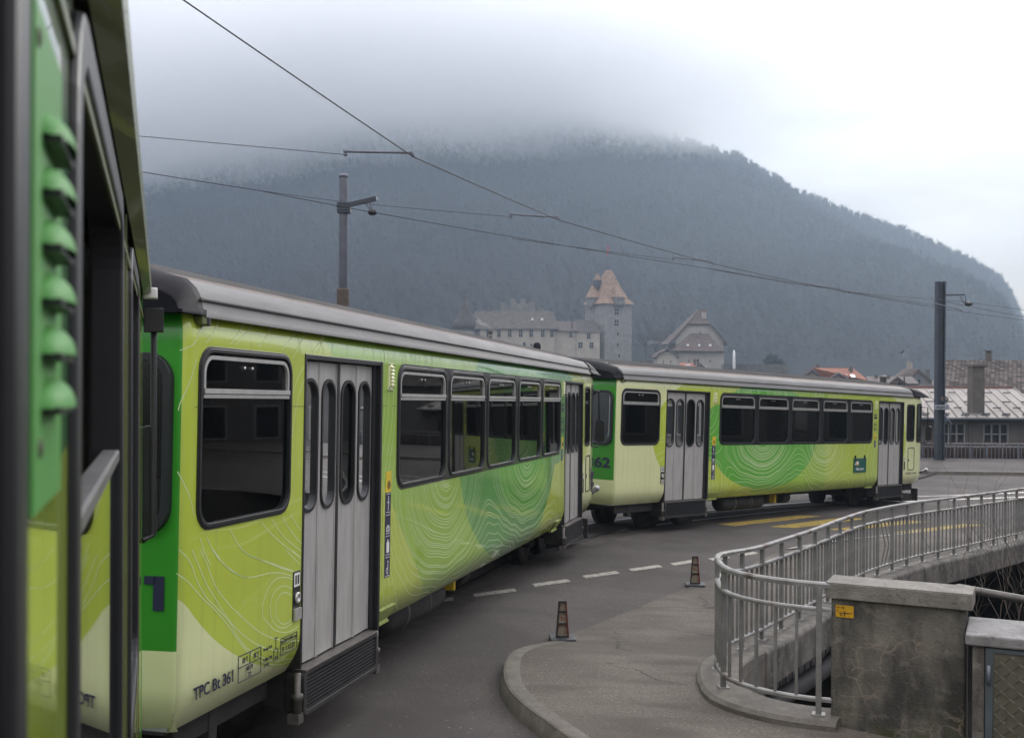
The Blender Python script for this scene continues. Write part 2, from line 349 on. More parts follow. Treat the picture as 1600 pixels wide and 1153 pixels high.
# raised pavement round the rounded kerb
kerb_line = catmull([(2.2, 3.6), (1.2, 5.9), (.55, 7.55), (.25, 8.32), (.1, 8.72), (-.02, 9.2), (-.06, 9.75), (-.02, 10.4), (.14, 11.0), (.44, 11.55), (1.19, 12.95), (2.51, 15.4), (3.33, 16.7), (4.76, 19.4), (7.69, 22.4), (9.6, 24.1), (11.74, 25.8), (14.5, 28.6)], 6)
def sm(t): t = min(1, max(0, t)); return t*t*(3-2*t)
def pave_h(x, y): return .012+.115*(1-sm((y-10.2)/1.6))
inner = [tuple(p) for p in rim if True]
pav_poly = [tuple(p) for p in kerb_line]+[(14.3, 28.4)]+[tuple(p) for p in offs(FC, .02)][::-1]+[(2.9, 8.1), (3.5, 7.6), (6, 3.6)]
pavement = cell_sheet(pav_poly, [], 'pavement', M['pave'], pave_h, step=.7, lim=(-1, 15, 3, 30), coarse=False)
# kerb stones along the raised nose
mb = MB(); kl = [p for p in kerb_line if p[1] < 11.9]
ks = offs(kl, -.0); ki = offs(kl, .14)
for i in range(len(kl)-1):
    a, b, c, d = ks[i], ks[i+1], ki[i+1], ki[i]
    def pt(p, dz): return (p[0], p[1], gz(*p)+dz)
    ha, hb = pave_h(*a)+.006, pave_h(*b)+.006
    oa = offs(kl, -.035)[i]; ob = offs(kl, -.035)[i+1]
    mb.add([pt(oa, -.02), pt(ob, -.02), pt(a, ha-.012), pt(b, hb-.012), pt((a*.8+d*.2), ha), pt((b*.8+c*.2), hb), pt(d, ha), pt(c, hb)], [(0, 1, 3, 2), (2, 3, 5, 4), (4, 5, 7, 6)], 0, True)
tag(mb.build('kerb', M['kerbc']), kind='structure')
# painted markings
def paint(name, poly, m, dz=.004):
    return cell_sheet(poly, [], name, m, dz, step=.8, lim=(-3, 20, 8, 36), coarse=False)
for q in [[(4.23, 23.24), (4.57, 23.01), (7.09, 25.75), (6.59, 25.78)], [(5.26, 23.1), (5.79, 23.03), (8.03, 25.55), (7.55, 25.69)], [(6.42, 22.98), (6.9, 23.02), (9.43, 25.43), (8.93, 25.54)], [(7.66, 22.9), (8.12, 22.92), (10.61, 25.18), (10.12, 25.24)]]:
    paint('crossing_stripe', q, M['painty'])
D = [(-1.62, 12.92), (-1.35, 13.14), (-1.03, 13.44), (-.79, 13.66), (-.49, 13.99), (-.03, 14.45), (.27, 14.9), (.71, 15.35), (.99, 15.74), (1.46, 16.24), (1.72, 16.54), (2.18, 17.02), (2.44, 17.27), (2.82, 17.7), (3.14, 17.95), (3.45, 18.3), (3.75, 18.62), (4.05, 18.95)]
for i in range(0, len(D), 2):
    a, b = np.array(D[i]), np.array(D[i+1]); t = (b-a)/np.linalg.norm(b-a); n_ = np.array([t[1], -t[0]])*.085; a = a-t*.02; b = b+t*.06
    paint('lane_dash', [tuple(a-n_+t*.12), tuple(b-n_+t*.12), tuple(b+n_), tuple(a+n_)], M['paintw'])
def strip(name, pts, wd, m, dz=.004):
    pa = offs(pts, -wd/2); pb = offs(pts, wd/2)
    mb = MB(); vs = []
    for a, b in zip(pa, pb): vs += [(a[0], a[1], gz(*a)+dz), (b[0], b[1], gz(*b)+dz)]
    mb.add(vs, [(2*i, 2*i+1, 2*i+3, 2*i+2) for i in range(len(pts)-1)]); o = mb.build(name, m)
    for p in o.data.polygons:
        if p.normal.z < 0: p.flip()
    return tag(o, kind='structure')
strip('edge_line', catmull([(4.8, 19.55), (6.2, 21.1), (7.7, 22.45), (8.6, 23.3)], 8), .07, M['paintw'], .03)
strip('edge_line', catmull([(4.4, 25.5), (7.25, 28.25), (10.95, 31.0), (15.1, 33.3), (22, 36)], 8), .12, M['paintw'], .006)
strip('edge_line', catmull([(9.4, 24.9), (9.9, 24.9), (10.5, 24.75), (11.0, 24.5)], 5), .05, M['paintw'], .006)
# track in the road
tp = [(-.8, -14), (-1.35, -7), (-2.2, .6), (-2.72, 5.0), (-2.52, 8.6), (-.5, 16.9), (.35, 18.9), (2.5, 22.9), (8.4, 29.3), (12, 32.0), (20, 36.3), (34, 41)]
TR = catmull(tp, 10)
strip('track_bed', TR, 1.75, M['groove'], .003)
for d in (-.5, .5): strip('track_rail', offs(TR, d), .06, M['rail'], .011)
for d in (-.43, .43): strip('rail_groove', offs(TR, d), .045, M['black'], .007)
# far side: pavement with kerb
far_edge = [(-60, 42.2), (2, 41.6), (14, 41.2), (26, 40.6), (60, 38.5)]
FE = catmull(far_edge, 10)
mb = MB(); prof = [(-.02, -.05), (0, .12), (.16, .13), (5.6, .16)]
for i in range(len(FE)-1):
    for (d0, h0), (d1, h1) in zip(prof[:-1], prof[1:]):
        q = []
        for p, (d, h) in ((FE[i], (d0, h0)), (FE[i+1], (d0, h0)), (FE[i+1], (d1, h1)), (FE[i], (d1, h1))):
            q.append((p[0], p[1]+d, gz(p[0], p[1])+h))
        mb.add(q, [(0, 1, 2, 3)], 1 if d0 < .1 else 0)
tag(mb.build('far_pavement', [M['farpave'], M['kerbc']]), kind='structure')

# ---------------------------------------------------------------- the railcars
UN = .215; RC = .075             # near end face, corner radius
PLAN_R = [(UN-.07, 1.25), (UN-.06, .85), (UN-.03, .4), (UN, RC)]
for k in range(1, 6): PLAN_R.append((UN+RC-RC*math.cos(R(90*k/5)), RC-RC*math.sin(R(90*k/5))))
PLAN_R += [(13.15, 0), (13.45, .012), (13.66, .05), (13.80, .12), (13.88, .22), (13.93, .36), (13.98, .8), (14.0, 1.25)]
PLAN = PLAN_R+[(x, 2.5-y) for x, y in PLAN_R[-2::-1]]
PL = np.array(PLAN); seg = np.r_[0, np.cumsum(np.linalg.norm(np.diff(PL, axis=0), axis=1))]
i_s = next(i for i, p in enumerate(PLAN) if abs(p[0]-UN-RC) < 1e-6 and abs(p[1]) < 1e-6)
S0 = seg[i_s]-(UN+RC); SS = seg-S0; S_LEFT = SS[len(PLAN)-1-i_s]   # s of the straight part's start on the left side
def left_s(u): return S_LEFT-(u-UN-RC)
S_FACE = UN+RC-RC*math.pi/2      # s where the flat near face begins
def plan_pt(s_):
    i = min(max(np.searchsorted(SS, s_)-1, 0), len(SS)-2); t = (s_-SS[i])/(SS[i+1]-SS[i])
    p = PL[i]*(1-t)+PL[i+1]*t
    def nrm(k):
        k = min(max(k, 0), len(SS)-2); d = PL[k+1]-PL[k]; d /= np.linalg.norm(d); return np.array([-d[1], d[0]])
    n_ = nrm(i-1)*(1-t)*.5+nrm(i)*.5+nrm(i+1)*t*.5 if .1 < (SS[i+1]-SS[i]) < 0 else nrm(i)
    return p, n_
def bulge(z):
    if z < .86: return .11*((.86-z)/.26)**2
    if z > 2.74: return .045*((z-2.74)/.16)**2
    return 0
def wall_pt(s_, z, out=0.0):
    p, n_ = plan_pt(s_); q = p+n_*(bulge(z)-out); return (q[0], q[1], z)

def livery(name, kind):
    m = mat(name, (.5, .5, .5), .3, coat=1.0, scale=2); n, l, b = nodes_of(m)
    t = n.new('ShaderNodeTexCoord'); sp = n.new('ShaderNodeSeparateXYZ'); l.new(t.outputs['Object'], sp.inputs[0]); U, Z = sp.outputs[0], sp.outputs[2]
    def mth(op, a, c=None, clamp=False):
        q = n.new('ShaderNodeMath'); q.operation = op; q.use_clamp = clamp
        for i, x in enumerate((a, c)):
            if x is None: continue
            if isinstance(x, (int, float)): q.inputs[i].default_value = x
            else: l.new(x, q.inputs[i])
        return q.outputs[0]
    def ell(uc, zc, a, c):
        du = mth('DIVIDE', mth('SUBTRACT', U, uc), a); dz = mth('DIVIDE', mth('SUBTRACT', Z, zc), c)
        return mth('LESS_THAN', mth('ADD', mth('MULTIPLY', du, du), mth('MULTIPLY', dz, dz)), 1.0)
    def band(u0, u1): return mth('MULTIPLY', mth('GREATER_THAN', U, u0), mth('LESS_THAN', U, u1))
    def half(u0, z0, k): return mth('GREATER_THAN', mth('SUBTRACT', U, mth('MULTIPLY', mth('SUBTRACT', Z, z0), k)), u0)
    def rgb(c):
        q = n.new('ShaderNodeRGB'); q.outputs[0].default_value = (*c, 1); return q.outputs[0]
    def over(src, f, c):
        x = n.new('ShaderNodeMix'); x.data_type = 'RGBA'; l.new(f, x.inputs[0]); l.new(src, x.inputs[6])
        if isinstance(c, tuple): x.inputs[7].default_value = (*c, 1)
        else: l.new(c, x.inputs[7])
        return x.outputs[2]
    OR = lambda a, c: mth('MAXIMUM', a, c)
    AND = lambda a, c: mth('MULTIPLY', a, c)
    CREAM, LIME, GLIME, DISC, DISC2 = (.66, .69, .36), (.45, .54, .055), (.29, .47, .04), (.11, .33, .07), (.10, .37, .035)
    if kind == 'A':
        src = rgb(CREAM)
        src = over(src, OR(OR(AND(ell(2.2, 2.3, 2.4, 1.68), mth('LESS_THAN', U, 2.3)), band(2.2, 12.45)), AND(ell(10, 2.1, 3.2, 1.07), mth('GREATER_THAN', U, 10))), LIME)
        src = over(src, AND(AND(half(2.15, 2.83, .75), mth('LESS_THAN', U, 9.5)), half(2.15, 2.83, -1.1)), GLIME)
        src = over(src, OR(ell(7.9, 1.9, 2.4, 1.31), ell(10.35, 2.4, 1.25, .85)), DISC)
        src = over(src, AND(ell(8.5, 1.95, 1.5, .95), ell(7.9, 1.9, 2.4, 1.31)), DISC2)
    elif kind == 'B':
        src = rgb(CREAM)
        src = over(src, OR(OR(ell(4.0, 1.85, 2.65, 1.3), band(3.6, 9.9)), ell(9.6, 1.75, 3.0, 1.62)), LIME)
        src = over(src, AND(ell(7.0, 1.6, 2.75, 1.75), mth('GREATER_THAN', U, 5)), GLIME)
        src = over(src, OR(ell(5.5, 1.85, 2.25, 1.13), AND(ell(3.9, 1.9, 1.1, .62), mth('GREATER_THAN', U, 3.0))), DISC2)
        src = over(src, AND(ell(9.3, 1.9, 1.9, 2.3), mth('GREATER_THAN', U, 8.2)), (.40, .51, .055))
    else:
        src = rgb((.40, .54, .045))
        src = over(src, mth('GREATER_THAN', mth('SUBTRACT', Z, mth('MULTIPLY', mth('SUBTRACT', U, 9.5), .10)), 2.42), (.035, .22, .03))
        src = over(src, mth('GREATER_THAN', Z, 2.72), (.13, .22, .08))  # grey-green top band: sky reflection put into the colour
        src = over(src, half(10.9, 2.6, .5), (.30, .36, .06))
    # road grime rising from the sill, faint panel unevenness
    g = n.new('ShaderNodeMapRange'); g.inputs[1].default_value = .95; g.inputs[2].default_value = .58; l.new(Z, g.inputs[0])
    z = n.new('ShaderNodeTexNoise'); z.inputs['Scale'].default_value = 3; z.inputs['Detail'].default_value = 8; l.new(t.outputs['Object'], z.inputs['Vector'])
    gg = mth('MULTIPLY', g.outputs[0], mth('MULTIPLY', z.outputs['Fac'], .55))
    src = over(src, gg, (.10, .085, .05))
    z2 = n.new('ShaderNodeTexNoise'); z2.inputs['Scale'].default_value = 1.2; z2.inputs['Detail'].default_value = 7; l.new(t.outputs['Object'], z2.inputs['Vector'])
    mr = n.new('ShaderNodeMapRange'); mr.inputs[3].default_value = .88; mr.inputs[4].default_value = 1.1; l.new(z2.outputs['Fac'], mr.inputs[0])
    sc = n.new('ShaderNodeVectorMath'); sc.operation = 'SCALE'; l.new(src, sc.inputs[0]); l.new(mr.outputs[0], sc.inputs[3])
    mpz = n.new('ShaderNodeMapping'); mpz.inputs['Scale'].default_value = (9, 9, .55); l.new(t.outputs['Object'], mpz.inputs[0]); z4 = n.new('ShaderNodeTexNoise'); z4.inputs['Scale'].default_value = 1.6; z4.inputs['Detail'].default_value = 8; l.new(mpz.outputs[0], z4.inputs['Vector'])
    m4 = n.new('ShaderNodeMapRange'); m4.inputs[1].default_value = .55; m4.inputs[2].default_value = .78; m4.inputs[4].default_value = .28; l.new(z4.outputs['Fac'], m4.inputs[0])
    l.new(over(sc.outputs[0], m4.outputs[0], (.16, .15, .10)), b.inputs['Base Color'])
    rr4 = n.new('ShaderNodeMapRange'); rr4.inputs[3].default_value = .22; rr4.inputs[4].default_value = .5; l.new(z2.outputs['Fac'], rr4.inputs[0]); l.new(rr4.outputs[0], b.inputs['Roughness'])
    z3 = n.new('ShaderNodeTexNoise'); z3.inputs['Scale'].default_value = 1.5; z3.inputs['Detail'].default_value = 2; l.new(t.outputs['Object'], z3.inputs['Vector'])
    bp = n.new('ShaderNodeBump'); bp.inputs['Strength'].default_value = .12; bp.inputs['Distance'].default_value = .02; l.new(z3.outputs['Fac'], bp.inputs['Height']); l.new(bp.outputs[0], b.inputs['Normal'])
    return m

WIN = [(3.66, 5.02), (5.12, 6.44), (6.55, 7.86), (8.0, 9.27), (9.38, 10.6)]
ZB, ZT = 1.70, 2.71
DOORS = [(1.77, 3.26), (10.97, 12.44)]
def window_part(car, u0, u1, z0, z1, bar=True, r=.13, frame_w=.04, name='window', sash=True, gl='glass', yside=0, proud=.014):
    # on the right wall the outside is -y
    sg = 1 if yside == 0 else -1
    MM = None if yside == 0 else Matrix.Translation((0, 2.5, 0)) @ Matrix.Scale(-1, 4, (0, 1, 0))
    mb = MB(); mb.ring(rr(u0-.012, u1+.012, z0-.012, z1+.012, r+.012), rr(u0+frame_w*.5, u1-frame_w*.5, z0+frame_w*.5, z1-frame_w*.5, r-.01), -proud*.6, .05, 0, MM)
    mb.ring(rr(u0, u1, z0, z1, r), rr(u0+frame_w*.6, u1-frame_w*.6, z0+frame_w*.6, z1-frame_w*.6, r-.015), -proud, 0, 0, MM)
    wn_ = mb.build(name, M['black'], car, bevel=.004)
    a = frame_w
    pb = MB(); pb.box(u0+a*.4, u1-a*.4, .012, .018, z0+a*.4, z1-a*.4, 0, MM); pb.build('pane', M[gl], wn_)
    if sash:
        zb = z1-.255; s_ = MB()
        o_ = rr(u0+a, u1-a, zb-.2, z1-a, r-.03); i_ = rr(u0+a+.022, u1-a-.022, zb-.2, z1-a-.022, r-.05)
        # inverted U of the sliding sash: keep only the points above the bar
        def cut(lp): return [(x, max(z, zb)) for x, z in lp]
        s_.ring(cut(o_), cut(i_), -.008, .01, 0, MM)
        s_.box(u0+a, u1-a, -.016, .01, zb, zb+.028, 0, MM); s_.box(u0+a, u1-a, -.010, .01, zb-.026, zb-.004, 0, MM)
        s_.build('sash_frame', M['trim'], wn_)
        if bar:
            for q in (-.05, .05):
                k = MB(); k.lathe([(.011, -.012), (.009, 0)], (0, 0, 0), 8, 0, (MM or Matrix()) @ Matrix.Translation(((u0+u1)/2+q, 0, z1-.10)) @ Matrix.Rotation(R(90), 4, 'X')); k.build('catch', M['trim'], wn_)
    return wn_
def pill(u0, u1, z0, z1): return rr(u0, u1, z0, z1, (u1-u0)/2, 8)
def door_part(car, u0, u1):
    y = .055
    root = MB()
    root.box(u0-.008, u0+.022, -.006, .10, .62, 2.735); root.box(u1-.10, u1-.03, .03, .12, .62, 2.71); root.box(u1-.03, u1+.012, -.006, .12, .60, 2.735)
    root.box(u0+.022, u1-.03, -.002, .12, 2.70, 2.735); root.box(u0, u1, .10, .13, .6, 2.72)
    d = root.build('door', M['black'], car, bevel=.004)
    a, b = u0+.024, u1-.105; mid = (a+b)/2; g = .022; wl = (b-a-2*g)/4
    st = [a, a+wl, a+2*wl+2*g, a+3*wl+2*g]
    gm = MB(); gm.box(mid-g+.002, mid+g-.002, y-.012, y+.03, .63, 2.70)
    gm.build('rubber_seal', M['black'], d)
    for k, x0 in enumerate(st):
        x1 = x0+wl; hole = pill(x0+.045, x1-.045, 1.66, 2.56)
        v, f = panel([(x0+.004, .625), (x1-.004, .625), (x1-.004, 2.69), (x0+.004, 2.69)], [hole], [], [])
        mb = MB(); ang = R(1.6)*(1 if k % 2 else -1); piv = x1 if k % 2 else x0
        MM = Matrix.Translation((piv, y, 0)) @ Matrix.Rotation(ang, 4, 'Z') @ Matrix.Translation((-piv, 0, 0))
        mb.add([(p[0], 0, p[1]) for p in v], f, 0, False, MM); mb.add([(p[0], .03, p[1]) for p in v], f, 0, False, MM)
        mb.box(x0+.002, x0+.016, -.007, .032, .624, 2.691, 0, MM); mb.box(x1-.016, x1-.002, -.007, .032, .624, 2.691, 0, MM)
        mb.ring(pill(x0+.03, x1-.03, 1.645, 2.575), pill(x0+.052, x1-.052, 1.667, 2.553), -.014, .03, 1, MM)
        lf = mb.build('door_leaf', [M['door'], M['black']], d)
        q = MB(); q.add([(p[0], .012, p[1]) for p in pill(x0+.047, x1-.047, 1.662, 2.558)], [tuple(range(36))], 0, False, MM); q.build('pane', M['glassdark'], lf)
    return d
def step_part(car, u0, u1):
    mb = MB(); a, b = u0-.0, u1-.09
    mb.box(a+.03, b-.03, .0, .3, .34, .60)
    mb.ring(rr(a, b, .30, .605, .05), rr(a+.045, b-.045, .335, .575, .03), -.035, .1)
    s_ = mb.build('step_box', M['dark'], car, bevel=.006)
    g = MB(); k = 10
    for i in range(k):
        z = .345+.225*i/(k-1); g.box(a+.05, b-.05, -.028, .02, z-.0075, z+.0075)
    g.build('step_grille', M['black'], s_, bevel=.002)
    tl = MB(); tl.box(a+.02, b-.02, -.04, .06, .597, .612); tl.build('step_lip', M['trimdark'], s_, bevel=.004)
    for x in (a-.035, b+.03):
        c = MB(); c.lathe([(.03, 0), (.03, .12), (.04, .13), (.04, .16), (.022, .17), (.022, .30)], (x, .0, .30), 10); c.box(x-.04, x+.04, -.03, .05, .27, .335); c.build('step_cylinder', M['trimdark'], s_)
M['trimdark'] = mat('dirty_metal', (.10, .09, .08), .55, .4, var=.3, scale=12)
SEAT = None
def seat_mesh():
    mb = MB(); mb.box(-.22, .22, 0, .9, .40, .52); mb.add([], [])
    mb.box(.14, .22, 0, .9, .5, 1.15); mb.box(-.15, .15, .1, .8, 0, .4)
    return mb
def bogie(car, uc):
    mb = MB(); mb.box(uc-1.05, uc+1.05, .55, .68, .38, .52); mb.box(uc-1.05, uc+1.05, 1.82, 1.95, .38, .52); mb.box(uc-.25, uc+.25, .6, 1.9, .36, .56)
    for du in (-.62, .62): mb.box(uc+du-.13, uc+du+.13, .5, .7, .27, .47)
    b = mb.build('bogie', M['dark'], car, bevel=.01)
    for du in (-.62, .62):
        for y in (.70, 1.72):
            wb = MB(); MM = Matrix.Translation((uc+du, y, .335)) @ Matrix.Rotation(R(90), 4, 'X')
            wb.lathe([(.05, -.06), (.2, -.05), (.25, -.015), (.30, -.05), (.345, -.05), (.345, .05), (.375, .055), (.375, .085), (.2, .085), (.1, .06)], (0, 0, 0), 26, 0, MM)
            wb.build('wheel', M['wheel'], b)
        ax = MB(); ax.tube([(uc+du, .7, .335), (uc+du, 1.75, .335)], .06, 10); ax.build('axle', M['dark'], b)
ROOFP = [(-.035, 2.875), (-.035, 2.905), (-.012, 2.915), (.0, 2.975), (.03, 3.03), (.09, 3.085), (.18, 3.108), (.36, 3.16), (.62, 3.20), (.95, 3.24), (1.25, 3.26)]
ROOFF = ROOFP+[(2.5-y, z) for y, z in ROOFP[-2::-1]]
def roof_part(car, u0, u1, ribs=True):
    mb = MB(); us = [u0, u1]; n_ = len(ROOFF)
    for i in range(n_-1):
        (y0, z0), (y1, z1) = ROOFF[i], ROOFF[i+1]
        mt = 1 if i == 6 or i == n_-2-6 else 0
        mb.add([(u0, y0, z0), (u1, y0, z0), (u1, y1, z1), (u0, y1, z1)], [(0, 1, 2, 3)], mt, True)
    rf = mb.build('roof', [M['roof'], M['roofdirt']], car)
    r_ = MB()
    for y, z in ((-.008, 2.977), (2.508, 2.977)): r_.tube([(u0, y, z), (u1, y, z)], .009, 6)
    for y, z in ((.37, 3.16), (.62, 3.20), (.80, 3.222), (1.0, 3.245), (1.2, 3.257)):
        for yy in (y, 2.5-y): r_.box(u0+.05, u1-.05, yy-.014, yy+.014, z-.01, z+.03)
    r_.build('roof_rib', M['roof'], rf)
    return rf
def cap_part(car, uf, ub, drop):
    # black fairing: full profile at ub, sinking towards the car end at uf
    mb = MB(); secs = []
    for t in (0, .25, .5, .7, .85, .95, 1.0):
        u = ub+(uf-ub)*t; k = (1-t**3*drop)
        secs.append([(u, y if 0 < i < len(ROOFF)-1 else y, 2.872+(z-2.872)*k+.010) for i, (y, z) in enumerate(ROOFF)])
    n_ = len(ROOFF)
    for a, b in zip(secs[:-1], secs[1:]):
        for i in range(n_-1): mb.add([a[i], a[i+1], b[i+1], b[i]], [(0, 1, 2, 3)], 0, True)
    mb.add(secs[-1], [tuple(range(n_))]); mb.add(secs[0], [tuple(range(n_))])
    return mb.build('roof_fairing', M['cap'], car)

def lev(a, b, seed):
    r = random.Random(seed); out = []; v = a
    while v < b: out.append(v); v += r.choice((.018, .024, .03, .036, .045, .06, .09))
    return out
def contour_lines(field, levels, skip, width, du=.035, dz=.03):
    us = np.arange(.03, 13.2, du); zs = np.arange(.64, 2.86, dz); Ug, Zg = np.meshgrid(us, zs, indexing='ij'); Hf = field(Ug, Zg)
    segs = []
    A, B_, C, D_ = Hf[:-1, :-1], Hf[1:, :-1], Hf[1:, 1:], Hf[:-1, 1:]
    for lv in levels:
        idx = np.argwhere((np.minimum.reduce([A, B_, C, D_]) < lv) & (np.maximum.reduce([A, B_, C, D_]) >= lv))
        for i, j in idx:
            c = [(us[i], zs[j], A[i, j]), (us[i+1], zs[j], B_[i, j]), (us[i+1], zs[j+1], C[i, j]), (us[i], zs[j+1], D_[i, j])]; pts = []
            for k in range(4):
                p, q = c[k], c[(k+1) % 4]
                if (p[2] < lv) != (q[2] < lv):
                    t = (lv-p[2])/(q[2]-p[2]); pts.append((p[0]+(q[0]-p[0])*t, p[1]+(q[1]-p[1])*t))
            for k in range(0, len(pts)-1, 2):
                a, b = pts[k], pts[k+1]; mu, mz = (a[0]+b[0])/2, (a[1]+b[1])/2
                if not skip(mu, mz): segs.append((a, b))
    mb = MB()
    for a, b in segs:
        t = np.array(b)-np.array(a); ln = np.linalg.norm(t)
        if ln < 1e-6: continue
        t /= ln; n_ = np.array([-t[1], t[0]])*width/2; a2 = np.array(a)-t*width*.2; b2 = np.array(b)+t*width*.2
        mb.add([wall_pt(*(p), out=.0012) for p in (a2-n_, b2-n_, b2+n_, a2+n_)], [(0, 1, 2, 3)])
    return mb
def G(U, Z, uc, zc, su, sz): return np.exp(-((U-uc)/su)**2-((Z-zc)/sz)**2)
def ripple(U, Z, a):
    w1 = np.sin(2.3*U+.7*np.sin(1.9*Z+.6*U)); w2 = np.sin(4.9*Z+1.1*np.sin(1.3*U+.4)+.8); w3 = np.sin(5.7*U-2.1*Z+1.6*np.sin(2.2*U+.9)); w4 = np.sin(10.3*U+3.0*np.sin(1.7*U)+2*Z)
    return a*(w1+.7*w2+.45*w3)+a*.38*w4*np.exp(-((Z-1.05)/.16)**2)
def fieldA(U, Z):
    d1 = np.sqrt(((U-5.05)/.85)**2+((np.minimum(Z, 1.75)-1.75)/.62)**2+.02); d2 = np.sqrt(((U-8.55)/1.25)**2+((np.minimum(Z, 1.72)-1.72)/.58)**2+.02); d3 = np.sqrt(((U-12.3)/1.5)**2+((Z-1.3)/1.4)**2)
    k = 2.6; h = np.log(np.exp(-k*d1)+np.exp(-k*d2)+.5*np.exp(-k*d3)+.012)/k
    return h+ripple(U, Z, .030)+.10*np.where(Z > 1.75, (Z-1.75)*np.sin(1.3*U+.5), 0)
def fieldB(U, Z):
    d1 = np.sqrt(((U-5.35)/1.1)**2+((np.minimum(Z, 1.78)-1.78)/.60)**2+.02); d2 = np.sqrt(((U-8.15)/.75)**2+((np.minimum(Z, 1.75)-1.75)/.62)**2+.02); d3 = np.sqrt(((U-2.7)/1.1)**2+((Z-.7)/.7)**2); d4 = np.sqrt(((U-11.8)/1.6)**2+((Z-1.2)/1.5)**2)
    k = 2.6; h = np.log(np.exp(-k*d1)+.8*np.exp(-k*d2)+.5*np.exp(-k*d3)+.5*np.exp(-k*d4)+.012)/k
    return h+ripple(U+.7, Z, .032)+.16*np.where(Z > 1.78, (Z-1.78)*np.sin(1.5*U+.2), 0)
def in_open(u, z):
    if .33 < u < 1.58 and 1.66 < z < 2.74: return True
    for a, b in DOORS:
        if a-.02 < u < b+.02 and z < 2.75: return True
    if 3.62 < u < 10.64 and 1.67 < z < 2.745: return True
    return 12.55 < u < 13.2 and 1.68 < z < 2.7
def E(u, z, uc, zc, a, c): return ((u-uc)/a)**2+((z-zc)/c)**2 < 1
def skipA2(u, z): return u < 1.95 or skipA(u, z)
def skipA(u, z): return in_open(u, z) or not ((E(u, z, 2.2, 2.3, 2.4, 1.68) and u < 2.3) or 2.2 < u < 12.45 or (u > 10 and E(u, z, 10, 2.1, 3.2, 1.07)))
def skipB(u, z): return in_open(u, z) or not (E(u, z, 4, 1.85, 2.65, 1.3) or 3.6 < u < 9.9 or E(u, z, 9.6, 1.75, 3.0, 1.62))

TRACED_A = [[(0.222, 1.608), (0.31, 1.518), (0.383, 1.411), (0.494, 1.304), (0.588, 1.243), (0.764, 1.119), (0.888, 1.0), (1.016, 0.907), (1.213, 0.816), (1.444, 0.745), (1.753, 0.693)], [(0.316, 1.596), (0.379, 1.517), (0.491, 1.376), (0.586, 1.288), (0.764, 1.128), (0.97, 0.994), (1.143, 0.91), (1.324, 0.842), (1.562, 0.787), (1.776, 0.758)], [(0.408, 1.584), (0.487, 1.494), (0.583, 1.362), (0.72, 1.248), (0.882, 1.144), (1.096, 1.017), (1.321, 0.919), (1.559, 0.85), (1.76, 0.813)], [(0.557, 1.566), (0.673, 1.477), (0.792, 1.414), (0.894, 1.371), (0.998, 1.346), (1.126, 1.337), (1.259, 1.332), (1.421, 1.312), (1.616, 1.264), (1.77, 1.199)], [(0.908, 1.522), (0.992, 1.482), (1.211, 1.414), (1.443, 1.341), (1.614, 1.296), (1.768, 1.247)], [(1.523, 1.445), (1.636, 1.378), (1.765, 1.312)], [(1.609, 1.434), (1.763, 1.361)], [(1.706, 1.214), (1.542, 1.265), (1.375, 1.279), (1.263, 1.236), (1.199, 1.157), (1.197, 1.087), (1.26, 1.026), (1.389, 0.951), (1.557, 0.908), (1.706, 0.911), (1.768, 0.942)], [(1.619, 1.18), (1.496, 1.218), (1.378, 1.208), (1.311, 1.158), (1.303, 1.088), (1.34, 1.021), (1.435, 0.962), (1.531, 0.944), (1.629, 0.952)], [(1.609, 1.139), (1.522, 1.172), (1.45, 1.17), (1.393, 1.134), (1.379, 1.075), (1.409, 1.018), (1.482, 0.976), (1.555, 0.966), (1.628, 0.978)], [(0.211, 1.48), (0.315, 1.404), (0.458, 1.301), (0.589, 1.22), (0.765, 1.09), (0.889, 0.981), (0.995, 0.902), (1.147, 0.82), (1.328, 0.751), (1.566, 0.692), (1.741, 0.675)], [(0.486, 2.9), (0.371, 2.802), (0.297, 2.729), (0.205, 2.686)], [(0.652, 2.902), (0.491, 2.779), (0.375, 2.704), (0.32, 2.633), (0.267, 2.524), (0.216, 2.408), (0.203, 2.36)], [(0.986, 2.906), (0.808, 2.808), (0.722, 2.751), (0.638, 2.711)], [(1.105, 2.903), (0.853, 2.79), (0.734, 2.716)], [(1.355, 2.904), (1.182, 2.809), (1.017, 2.713)], [(1.765, 2.908), (1.518, 2.805), (1.35, 2.716)], [(1.868, 2.902), (1.684, 2.79), (1.55, 2.684)], [(2.191, 2.904), (1.889, 2.752), (1.775, 2.674), (1.638, 2.552), (1.574, 2.446)], [(2.16, 2.889), (1.979, 2.756), (1.806, 2.615), (1.671, 2.446), (1.595, 2.259), (1.57, 2.085)], [(0.206, 2.03), (0.277, 1.897), (0.364, 1.724), (0.438, 1.591), (0.527, 1.481)], [(0.442, 1.695), (0.552, 1.562), (0.704, 1.456), (0.86, 1.382), (1.007, 1.341)], [(0.724, 1.694), (0.821, 1.588), (0.984, 1.485), (1.259, 1.403), (1.633, 1.294)], [(1.126, 1.683), (1.324, 1.56), (1.55, 1.453), (1.757, 1.36)], [(1.265, 1.693), (1.471, 1.544), (1.755, 1.407)], [(1.427, 1.69), (1.583, 1.564), (1.761, 1.457)], [(1.539, 1.707), (1.659, 1.605), (1.766, 1.535)]]
